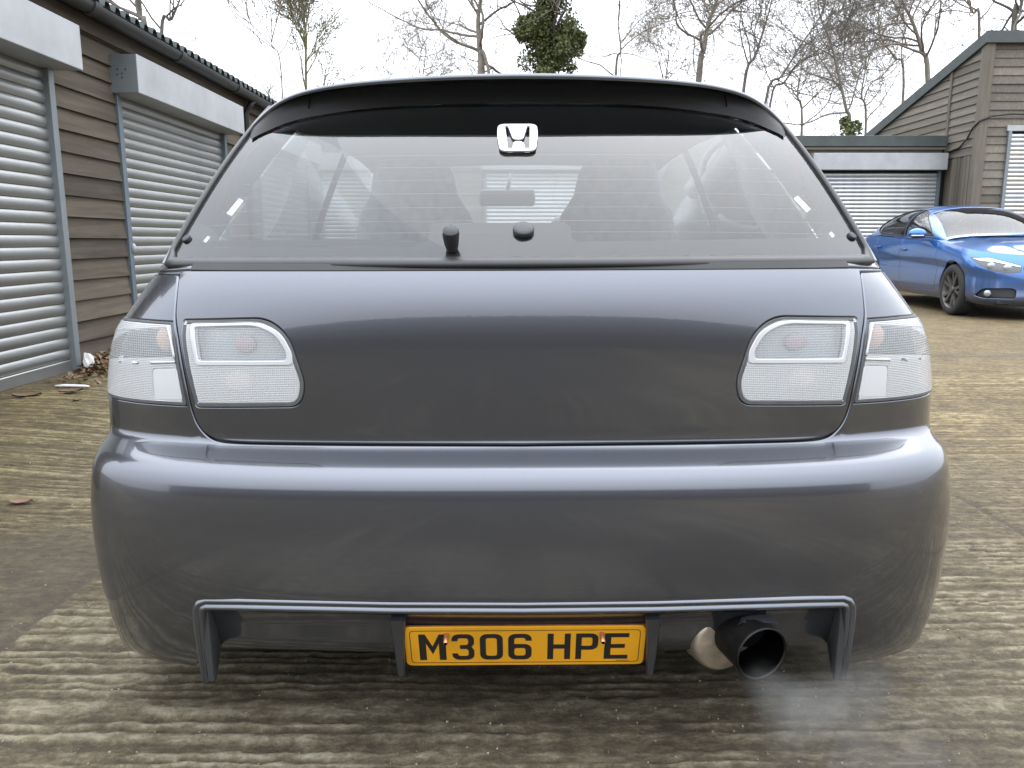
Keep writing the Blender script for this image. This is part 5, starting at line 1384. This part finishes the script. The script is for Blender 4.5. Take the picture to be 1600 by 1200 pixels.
# mirrors
for sgn in (-1, 1):
    bm = bmesh.new(); bmesh.ops.create_uvsphere(bm, u_segments=20, v_segments=14, radius=1, matrix=Matrix.Translation((sgn * 1.0, -.58, 1.055)) @ Matrix.Diagonal((.125, .075, .078, 1)))
    for v_ in bm.verts:
        if v_.co.z < 1.02: v_.co.z = 1.02 + (v_.co.z - 1.02) * .35
    mr_ = from_bm("door_mirror", bm, M['blue_clean'], blue, smooth=True)
    box("mirror_base", (sgn * .94, -.575, 1.005), (.24, .09, .022), M['rubber'], mr_, .008)
    box("mirror_stripe", (sgn * 1.02, -.645, 1.030), (.17, .03, .016), simple('mirror_indicator', (.6, .55, .5), .3, coat=1), mr_, .005)
for sgn in (-1, 1):
    for yw in (AXF, AXR):
        wheel(blue, (sgn * .80, yw, WR), WR, .215, sgn, 5, True, 'alloy_dark')
        bm = bmesh.new(); bm_box(bm, (sgn * .60, yw, .48), (.20, .80, .56)); from_bm("wheel_well", bm, M['dark'], blue)
box("floor_pan", (0, 0, .24), (1.55, 3.9, .06), M['dark'], blue)
box("front_valance", (0, -2.05, .215), (1.35, .5, .05), M['grille'], blue, .01)
# cabin seen through the glass
box("dashboard", (0, -.62, .96), (1.35, .40, .10), M['dash'], blue, .03, seg=3)
for sx in (-.38, .38):
    st = box("seat", (sx, .28, .92), (.50, .16, .66), M['seat'], blue, .06, seg=3, rot=Matrix.Rotation(R(-14), 3, 'X'))
    box("headrest", (sx, .40, 1.26), (.28, .10, .17), M['seat'], st, .04, seg=3)
box("rear_bench", (0, 1.15, .88), (1.30, .16, .58), M['seat'], blue, .06, seg=3, rot=Matrix.Rotation(R(-18), 3, 'X'))

# ================================================================== cabin of the grey hatchback
def seat(xc, y, back_top=1.245):
    bm = bmesh.new()
    lv = [(.50, .22, .07), (.62, .235, .075), (.80, .24, .075), (.95, .235, .07), (1.05, .205, .062), (1.12, .16, .055), (1.19, .145, .05), (1.235, .125, .045), (1.25, .09, .03)]
    rings = []
    for z, hw, hd in lv:
        lean = (z - .5) * .22 * -1
        rings.append([bm.verts.new((xc + hw * (abs(math.cos(a)) ** .5) * (1 if math.cos(a) >= 0 else -1), y - CB[1] + lean + hd * (abs(math.sin(a)) ** .6) * (1 if math.sin(a) >= 0 else -1), z)) for a in np.linspace(0, 2 * math.pi, 24, endpoint=False)])
    for A_, B2 in zip(rings[:-1], rings[1:]):
        for k in range(24): bm.faces.new((A_[k], A_[(k + 1) % 24], B2[(k + 1) % 24], B2[k]))
    bm.faces.new(rings[-1]); bm.faces.new(rings[0][::-1])
    bmesh.ops.recalc_face_normals(bm, faces=bm.faces)
    return from_bm("front_seat", bm, M['seat'], car, smooth=True)
seat(-.37, 3.12); seat(.37, 3.12)
box("rear_bench", (0, 2.35 - CB[1], .66), (1.24, .16, .52), M['seat'], car, .06, seg=3, rot=Matrix.Rotation(R(-16), 3, 'X'))
box("boot_floor", (0, 1.85 - CB[1], .50), (1.2, .60, .03), M['dash'], car)
box("boot_trim", (-.66, 2.0 - CB[1], .72), (.06, .7, .38), M['dash'], car, .02); box("boot_trim", (.66, 2.0 - CB[1], .72), (.06, .7, .38), M['dash'], car, .02)
box("dashboard", (0, 4.15 - CB[1], .90), (1.36, .42, .22), M['dash'], car, .06, seg=4)
box("instrument_hood", (.36, 3.98 - CB[1], 1.03), (.36, .22, .09), M['dash'], car, .035, seg=3)
mir_o = box("rear_view_mirror", (-.035, 3.60 - CB[1], 1.145), (.245, .03, .072), M['dash'], car, .014, seg=3)
v, f = tube([(-.035, 3.60 - CB[1], 1.17), (-.02, 3.64 - CB[1], 1.25)], .008, 8); obj("mirror_stem", v, f, M['dash'], mir_o, smooth=True)
V, Fc = [], []
sw = [(.37 + .18 * math.cos(a), 3.86 - CB[1] + .06 * math.sin(a), .93 + .17 * math.sin(a)) for a in np.linspace(0, 2 * math.pi, 28)]
tube_obj("steering_wheel", sw, .014, M['dash'], car, 8)

# ================================================================== bare winter trees
M['bark'] = simple('grey_brown_bark', (.20, .175, .145), .9, var=.35, scale=6)
M['bark_dark'] = simple('dark_wet_bark', (.13, .115, .096), .9, var=.35, scale=6)
M['bark_green'] = simple('algae_green_bark', (.17, .16, .085), .9, var=.35, scale=6)
def leafmat(name, a, b_):
    m, t, bs = newmat(name); oi = noise(t, 5, 3, .6, coords(t)); c = ramp(t, oi, [(.3, a), (.7, b_)])
    t.links.new(c, bs.inputs['Base Color']); bs.inputs['Roughness'].default_value = .55; return m
M['ivy'] = leafmat('ivy_leaf', (.040, .056, .016), (.15, .165, .055))
M['bud'] = leafmat('bud', (.12, .11, .045), (.17, .15, .06))
def grow_tree(name, label, trunk, r0, seed, levels=4, nb=(9, 6, 5), length=2.6, spread=(30, 65), up=.35, bark='bark', first=.25, rtip=.006, ivy=0, buds=0, group=None, twist=.17, forks=None):
    rtip *= .95; length *= 1.45; r0 *= .62; first = min(first, .24); nb = tuple(int(q * 1.15 + .5) for q in nb); rnd = random.Random(seed); root = empty(name, tuple(trunk[0])); tag(root, label, "tree", group)
    base = Vector(trunk[0]); pts = [Vector(p) - base for p in spline(np.array(trunk, float), 5, False)]
    n = len(pts); rad = [max(r0 * (1 - .86 * (k / (n - 1)) ** .9), rtip * 1.5) for k in range(n)]
    obj("trunk", *tube(pts, rad, 8), M[bark], root, smooth=True)
    parts = []; tips = []
    def branch(p0, d, ln, r, lev):
        k = max(4, int(ln / .22)) if lev < 2 else (3 if lev == 2 and levels > 3 else 2); P = [p0]; d = d.normalized(); dirs = [d]
        for i in range(k):
            d = (d + Vector((rnd.gauss(0, twist), rnd.gauss(0, twist), rnd.gauss(0, twist * .8) + up * .12))).normalized(); P.append(P[-1] + d * (ln / k)); dirs.append(d)
        rs = [max(r * (1 - .8 * i / k), rtip * .6) for i in range(k + 1)]
        parts.append(tube(P, rs, 5 if lev == 0 else (4 if lev == 1 else 3), caps=False))
        if lev + 1 < levels:
            for c in range(nb[min(lev + 1, len(nb) - 1)]):
                f_ = rnd.uniform(.18, .98); i = min(k - 1, int(f_ * k)); q = P[i].lerp(P[i + 1], f_ * k - i)
                ax = dirs[i].orthogonal().normalized(); ax = Matrix.Rotation(rnd.uniform(0, 6.283), 3, dirs[i]) @ ax
                nd = (Matrix.Rotation(R(rnd.uniform(*spread)), 3, ax) @ dirs[i]); nd.z += up * .3
                branch(q, nd, ln * rnd.uniform(.38, .70) * (1 - .30 * f_), max(rs[i] * .62, rtip), lev + 1)
        elif buds: tips.append((P, r))
    tl_ = sum((pts[k + 1] - pts[k]).length for k in range(n - 1))
    for c in range(nb[0]):
        f_ = first + (1 - first) * ((c + rnd.random()) / nb[0]); x = f_ * (n - 1); i = min(int(x), n - 2); q = pts[i].lerp(pts[i + 1], x - i); dd = (pts[i + 1] - pts[i]).normalized()
        ax = Matrix.Rotation(rnd.uniform(0, 6.283), 3, dd) @ dd.orthogonal().normalized(); nd = Matrix.Rotation(R(rnd.uniform(*spread)), 3, ax) @ dd
        branch(q, nd, length * rnd.uniform(.6, 1.15) * (1.1 - .5 * f_), max(rad[i] * .55, rtip * 2), 0)
    obj("crown", *merge(parts), M[bark], root, smooth=True)
    def leaves(nm, P, sz, m, cnt):
        V, Fc = [], []
        for _ in range(cnt):
            p = P(); a = Vector((rnd.gauss(0, 1), rnd.gauss(0, 1), rnd.gauss(0, 1))).normalized(); b_ = a.orthogonal().normalized(); b_ = Matrix.Rotation(rnd.uniform(0, 6.28), 3, a) @ b_; c_ = a.cross(b_); s = sz * rnd.uniform(.6, 1.3)
            o = len(V); V += [p + b_ * s, p + c_ * s * .6, p - b_ * s, p - c_ * s * .6]; Fc.append((o, o + 1, o + 2, o + 3))
        o = obj(nm, V, Fc, M[m], root); o["kind"] = "stuff"
    if ivy:
        cl, cnt, sz = ivy
        blobs = [(Vector(c) - base, rr_) for c, rr_ in cl]
        def pick():
            c, rr_ = rnd.choice(blobs); d = Vector((rnd.gauss(0, 1), rnd.gauss(0, 1), rnd.gauss(0, 1))).normalized(); return c + d * rr_ * (rnd.random() ** .4)
        leaves("foliage", pick, sz, 'ivy', cnt)
    if buds:
        def pickb():
            P, r = rnd.choice(tips); k = rnd.randrange(1, len(P)); return P[k] + Vector((rnd.gauss(0, .02),) * 3)
        leaves("foliage", pickb, .022, 'bud', buds)
    return root
def wp(px, py, Yd):
    p = atY(px + 15, py, Yd); return (float(p[0]), float(Yd), float(p[2]))
def gp(px, Yd): p = wp(px, 300, Yd); return (p[0], Yd, 0)
TG = "bare trees behind the garages"
grow_tree("bare_tree", "bare tree with several stems rising over the left garage roof", [gp(235, 13.5), wp(228, 70, 13.5), wp(220, 30, 13.5), wp(214, 0, 13.5), wp(218, -80, 13.6), wp(210, -170, 13.6)], .10, 11, 3, (9, 6, 5), 1.9, bark='bark_dark', first=.45, group=TG)
grow_tree("bare_tree", "slender bare tree leaning right above the left garage gutter", [gp(250, 14.2), wp(252, 66, 14.2), wp(268, 30, 14.2), wp(284, -10, 14.2), wp(300, -80, 14.3)], .07, 12, 3, (8, 5, 5), 1.7, bark='bark_dark', first=.45, group=TG)
grow_tree("budding_shrub_tree", "upright multi twig shrub with yellowish buds left of the car roof", [gp(478, 19), wp(478, 120, 19), wp(479, 60, 19), wp(474, 20, 19), wp(470, -30, 19)], .06, 13, 3, (30, 8, 6, 3), 1.15, (22, 60), .35, 'bark_green', .14, .007, buds=2500)
grow_tree("bare_tree", "thin whippy bare tree between the left roof and the shrub", [gp(440, 18), wp(440, 120, 18), wp(425, 70, 18), wp(436, 20, 18), wp(452, -60, 18)], .035, 14, 3, (12, 5, 4), 1.6, (10, 34), .7, 'bark', .3, .006, group=TG)
grow_tree("bare_tree", "broad bare tree with thick upright trunk above the car roof, left of the ivy", [gp(752, 27), wp(752, 112, 27), wp(750, 80, 27), wp(747, 30, 27), wp(752, -20, 27), wp(745, -120, 27)], .24, 15, 4, (16, 7, 6, 3), 4.2, (35, 78), .15, 'bark', .50, .008, group=TG)
_r = random.Random(5); ivy_cl = []
for px, py, sp_x, sp_y, cnt, r0_ in ((858, 92, 26, 20, 22, .26), (862, 62, 24, 16, 18, .25), (826, 46, 12, 9, 10, .20), (850, 36, 22, 14, 16, .24), (893, 56, 16, 12, 14, .22), (850, 12, 14, 12, 12, .20), (846, -8, 12, 10, 8, .20), (908, 62, 8, 8, 5, .14), (818, 52, 8, 6, 5, .13)):
    for _ in range(cnt):
        q = wp(px + _r.gauss(0, sp_x * .6), py + _r.gauss(0, sp_y * .6), 26); ivy_cl.append(((q[0], 26 + _r.gauss(0, .35), q[2]), r0_ * _r.uniform(.9, 1.7)))
grow_tree("ivy_clad_tree", "dark green ivy clad tree standing just right of the spoiler centre", [gp(862, 26), wp(862, 110, 26), wp(860, 60, 26), wp(852, 20, 26), wp(846, -30, 26), wp(840, -90, 26)], .20, 16, 3, (14, 7, 5), 3.6, (35, 75), .2, 'bark_dark', .45, .008, ivy=(ivy_cl, 24000, .050))
grow_tree("bare_tree", "bare tree with trunk bending right above the right half of the spoiler", [gp(1080, 27), wp(1092, 124, 27), wp(1100, 75, 27), wp(1106, 40, 27), wp(1118, 5, 27), wp(1140, -50, 27), wp(1150, -120, 27)], .19, 17, 4, (15, 7, 5, 3), 3.6, (35, 78), .15, 'bark', .48, .008, group=TG)
grow_tree("bare_tree", "small bare tree between ivy clad tree and bending trunk", [gp(960, 29), wp(962, 120, 29), wp(970, 80, 29), wp(966, 30, 29), wp(975, -40, 29)], .10, 18, 4, (12, 6, 5, 3), 3.0, (35, 75), .2, 'bark', .45, .008, group=TG)
grow_tree("bare_tree", "thin bare tree leaning right beside the spoiler's right end", [gp(1150, 25), wp(1162, 140, 25), wp(1180, 88, 25), wp(1192, 50, 25), wp(1206, 0, 25), wp(1215, -60, 25)], .10, 19, 4, (10, 6, 4, 3), 2.4, (30, 70), .2, 'bark_dark', .42, .007, group=TG)
grow_tree("bare_tree", "pair stemmed bare tree leaning right behind the rear window corner", [gp(1180, 24), wp(1196, 160, 24), wp(1222, 118, 24), wp(1252, 70, 24), wp(1284, 20, 24), wp(1300, -40, 24)], .085, 20, 4, (9, 5, 4, 3), 2.1, (30, 70), .2, 'bark_dark', .4, .007, group=TG)
grow_tree("bare_tree", "second stem leaning right, parallel and close to the pair stemmed tree", [gp(1190, 24.3), wp(1203, 165, 24.3), wp(1226, 128, 24.3), wp(1252, 96, 24.3), wp(1290, 80, 24.3), wp(1320, 60, 24.3)], .07, 21, 3, (8, 5, 4), 1.7, (30, 70), .2, 'bark_dark', .4, .007, group=TG)
ivy2 = [((*wp(px, py, 22)[:1], 22, wp(px, py, 22)[2]), rr_) for px, py, rr_ in ((1324, 200, .22), (1330, 206, .28), (1320, 190, .14), (1336, 200, .2))]
grow_tree("bare_tree", "bare tree leaning left with ivy at its foot above the green roof edge", [gp(1332, 22), wp(1328, 206, 22), wp(1322, 170, 22), wp(1308, 108, 22), wp(1296, 60, 22), wp(1280, 20, 22), wp(1278, -40, 22)], .10, 22, 4, (12, 6, 4, 3), 2.3, (30, 70), .25, 'bark_dark', .38, .006, ivy=(ivy2, 500, .05), group=None)
grow_tree("bare_tree", "bare tree with stout trunk leaning left behind the sloping roof", [gp(1462, 24), wp(1450, 128, 24), wp(1440, 78, 24), wp(1424, 30, 24), wp(1404, -6, 24), wp(1380, -60, 24)], .15, 23, 4, (14, 6, 5, 3), 2.8, (30, 70), .2, 'bark', .42, .007, group=TG)
grow_tree("bare_tree", "crooked bare tree between the leaning trunks over the low garages", [gp(1404, 26), wp(1412, 130, 26), wp(1398, 90, 26), wp(1380, 65, 26), wp(1372, 30, 26), wp(1385, -30, 26)], .08, 24, 4, (12, 6, 5, 3), 2.6, (35, 75), .15, 'bark', .4, .007, group=TG)
grow_tree("bare_tree", "bare tree with forked trunk behind the tall wing's roof corner", [gp(1582, 25), wp(1584, 45, 25), wp(1592, 20, 25), wp(1600, -10, 25), wp(1612, -70, 25)], .17, 25, 4, (13, 6, 5, 3), 3.0, (35, 75), .1, 'bark_dark', .55, .008, group=TG)
grow_tree("bare_tree", "slim bare tree behind the apex of the sloping roof", [gp(1528, 27), wp(1530, 50, 27), wp(1520, 20, 27), wp(1506, -20, 27), wp(1500, -80, 27)], .10, 26, 4, (12, 6, 5, 4), 3.0, (35, 75), .1, 'bark', .5, .008, group=TG)
for k, (px, yd, sd) in enumerate(((1250, 33, 31), (1350, 34, 32), (660, 33, 33), (1040, 34, 34))):
    grow_tree("bare_tree", ["faint far bare tree just above the low garage roof, near the car's window", "faint far bare tree right of the ivy footed trunk", "far bare tree left of the broad trunked tree", "far bare tree left of the bending trunk"][k],
              [gp(px, yd), wp(px + 3, 190, yd), wp(px - 4, 150, yd), wp(px + 2, 110, yd), wp(px + 6, 70, yd)], .11, sd, 4, (14, 6, 5, 3), 3.0, (35, 80), .2, 'bark', .35, .008, group=TG)

# ================================================================== litter and grit on the ground
def gz(x, y): return float(ground_h(np.array([float(x)]), np.array([float(y)]))[0][0])
M['dead_leaf'] = leafmat('dead_leaf', (.075, .040, .020), (.17, .10, .05)); M['dead_leaf_red'] = leafmat('reddish_dead_leaf', (.11, .045, .035), (.20, .11, .085)); M['paper'] = simple('white_paper', (.72, .71, .68), .7, var=.1)
def leaf(name, label, x, y, sz, rz, m, curl=.25, cat="leaf", group=None, asp=.55, sd=0):
    rnd = random.Random(sd); V, Fc = [], []; n = 9
    for i in range(n):
        u = i / (n - 1); w = math.sin(math.pi * min(max(u, .02), .98)) ** .7 * asp * (1 + .15 * math.sin(u * 17 + sd))
        for j, k in enumerate((-1, -.5, 0, .5, 1)): V.append(((u - .5) * sz, k * w * sz * .5, sz * (curl * (abs(k) ** 1.5) * .5 + curl * (2 * u - 1) ** 2 * .4) + rnd.uniform(0, .02) * sz + .004))
    for i in range(n - 1):
        for j in range(4): Fc.append((i * 5 + j, i * 5 + j + 1, (i + 1) * 5 + j + 1, (i + 1) * 5 + j))
    o = obj(name, V, Fc, M[m], None, smooth=True); o.location = (x, y, gz(x, y)); o.rotation_euler = (0, 0, rz); tag(o, label, cat, group); return o
leaf("dead_leaf", "reddish brown dead leaf lying alone left of the bumper", -1.80, 2.80, .080, .2, 'dead_leaf_red', .14, sd=1)
leaf("dead_leaf", "pale brown curled leaf on the concrete before the left shutter", -2.80, 4.52, .15, .35, 'dead_leaf', .12, sd=2)
leaf("dead_leaf", "tan crumpled leaf right next to the white stick", -2.60, 4.62, .13, .6, 'dead_leaf', .16, sd=3)
leaf("dead_leaf", "tiny red leaf on the concrete below the white stick", -2.46, 4.42, .045, 1.0, 'dead_leaf_red', .4, sd=4)
p = (-2.69, 4.80)
v, f = tube([(-.105, 0, .012), (-.05, .004, .014), (.03, .0, .013), (.085, -.004, .012), (.11, -.012, .012)], [.007, .009, .009, .008, .004], 8)
o = obj("white_stick", v, f, M['paper'], None, smooth=True); o.location = (p[0], p[1], gz(*p)); tag(o, "short white stick lying on the concrete by the left shutter", "stick")
def crumple(label, x, y, s, sd, z=0.):
    rnd = random.Random(sd); bm = bmesh.new(); bmesh.ops.create_icosphere(bm, subdivisions=2, radius=1)
    for v_ in bm.verts: v_.co *= rnd.uniform(.55, 1.1)
    for v_ in bm.verts: v_.co = Vector((v_.co.x * s[0], v_.co.y * s[1], max(v_.co.z, -.6) * s[2]))
    o = from_bm("paper_scrap", bm, M['paper']); o.location = (x, y, gz(x, y) + s[2] * .6 + z); tag(o, label, "litter"); return o
crumple("upright crumpled white paper scrap among leaves by the guide rail", -2.91, 5.42, (.045, .03, .07), 5, .02)
crumple("flat white paper scrap at the edge of the leaf heap beside the tail light", -2.70, 5.55, (.085, .05, .04), 6, .04)
rnd = np.random.default_rng(77); n = 900
x = lerp(-2.96, -2.60, rnd.random(n) ** 1.3); y = rnd.normal(5.75, .30, n); hg = .11 * np.maximum(0, 1 - ((y - 5.8) / .62) ** 2) * np.maximum(0, 1 - (x + 3.0) / .42) * rnd.random(n)
ok = ~((y < 5.42) & (x < -2.93)); x, y, hg = x[ok], y[ok], hg[ok]; z = ground_h(x, y)[0] + .008 + hg; V, Fc = [], []
for k in range(len(x)):
    s = rnd.uniform(.012, .034); a = Vector((rnd.normal(0, .6), rnd.normal(0, .6), 1)).normalized(); b_ = Matrix.Rotation(rnd.uniform(0, 6.28), 3, a) @ a.orthogonal().normalized(); c_ = a.cross(b_); p = Vector((x[k], y[k], z[k]))
    o = len(V); V += [p + b_ * s, p + c_ * s * .6 + a * s * .25, p - b_ * s, p - c_ * s * .6 + a * s * .2]; Fc.append((o, o + 1, o + 2, o + 3))
o = obj("leaf_litter", V, Fc, M['dead_leaf']); tag(o, "heap of brown leaf litter at the foot of the boarded wall", "leaf litter", kind="stuff")
# loose grit
n = 1800; y = 1.1 + 3.2 * rnd.random(n) ** 1.6; x = rnd.uniform(-1.2, 1.2, n) * y; s = rnd.uniform(.0005, .0017, n) * (1 + .25 * y); z = ground_h(x, y)[0] + s * .4; V, Fc = [], []
tet = [Vector(p) for p in ((1, 1, 1), (-1, -1, 1), (-1, 1, -1), (1, -1, -1))]
for k in range(n):
    rm = Matrix.Rotation(rnd.uniform(0, 6.28), 3, Vector((rnd.random(), rnd.random(), rnd.random() + .1))); p = Vector((x[k], y[k], z[k]))
    o = len(V); V += [p + rm @ q * float(s[k]) for q in tet]; Fc += [(o, o + 1, o + 2), (o, o + 3, o + 1), (o, o + 2, o + 3), (o + 1, o + 3, o + 2)]
o = obj("grit", V, Fc, simple('pale_grit', (.20, .185, .15), .8, var=.5, scale=60)); tag(o, "loose pale grit scattered over the concrete", "grit", kind="stuff")

# ================================================================== exhaust smoke
m = bpy.data.materials.new("exhaust_vapour"); m.use_nodes = True; t = m.node_tree; t.nodes.clear(); out = t.nodes.new("ShaderNodeOutputMaterial")
pv = N(t, "ShaderNodeVolumePrincipled"); pv.inputs['Color'].default_value = (.97, .96, .94, 1); pv.inputs['Anisotropy'].default_value = .2
tc = t.nodes.new("ShaderNodeTexCoord")
def blob(c, r, k):
    vs_ = t.nodes.new("ShaderNodeVectorMath"); vs_.operation = 'SUBTRACT'; t.links.new(tc.outputs['Object'], vs_.inputs[0]); vs_.inputs[1].default_value = c
    dv = t.nodes.new("ShaderNodeVectorMath"); dv.operation = 'DIVIDE'; t.links.new(vs_.outputs[0], dv.inputs[0]); dv.inputs[1].default_value = r
    ln = t.nodes.new("ShaderNodeVectorMath"); ln.operation = 'LENGTH'; t.links.new(dv.outputs[0], ln.inputs[0])
    mr = t.nodes.new("ShaderNodeMapRange"); mr.interpolation_type = 'SMOOTHSTEP'; mr.inputs['From Min'].default_value = 1.0; mr.inputs['From Max'].default_value = .0; mr.inputs['To Max'].default_value = k
    t.links.new(ln.outputs[1], mr.inputs['Value']); return mr.outputs[0]
d = None
for c, r, k in (((.0, -.02, -.025), (.055, .07, .05), 4.5), ((.05, -.07, -.045), (.10, .10, .075), 6.5), ((.12, -.10, -.06), (.13, .13, .10), 6.0), ((.16, -.05, -.02), (.09, .09, .07), 4.5), ((.18, -.17, -.09), (.16, .14, .11), 3.0), ((.06, -.16, -.10), (.15, .12, .07), 3.2)):
    q = blob(c, r, k); d = q if d is None else math_n(t, 'ADD', d, q)
nz = noise(t, 7, 3, .5, tc.outputs['Object'], .8); nm_ = t.nodes.new("ShaderNodeMapRange"); nm_.inputs['From Min'].default_value = .36; nm_.inputs['From Max'].default_value = .68; nm_.inputs['To Max'].default_value = .75; t.links.new(nz, nm_.inputs['Value'])
t.links.new(math_n(t, 'MULTIPLY', d, nm_.outputs[0]), pv.inputs['Density']); t.links.new(pv.outputs[0], out.inputs['Volume'])
so = box("exhaust_smoke", (.09, -.09, -.045), (.52, .46, .30), m); so.location = (.45, 1.33, .205); tag(so, "thin grey exhaust smoke drifting from the tailpipe", "smoke", kind="stuff")
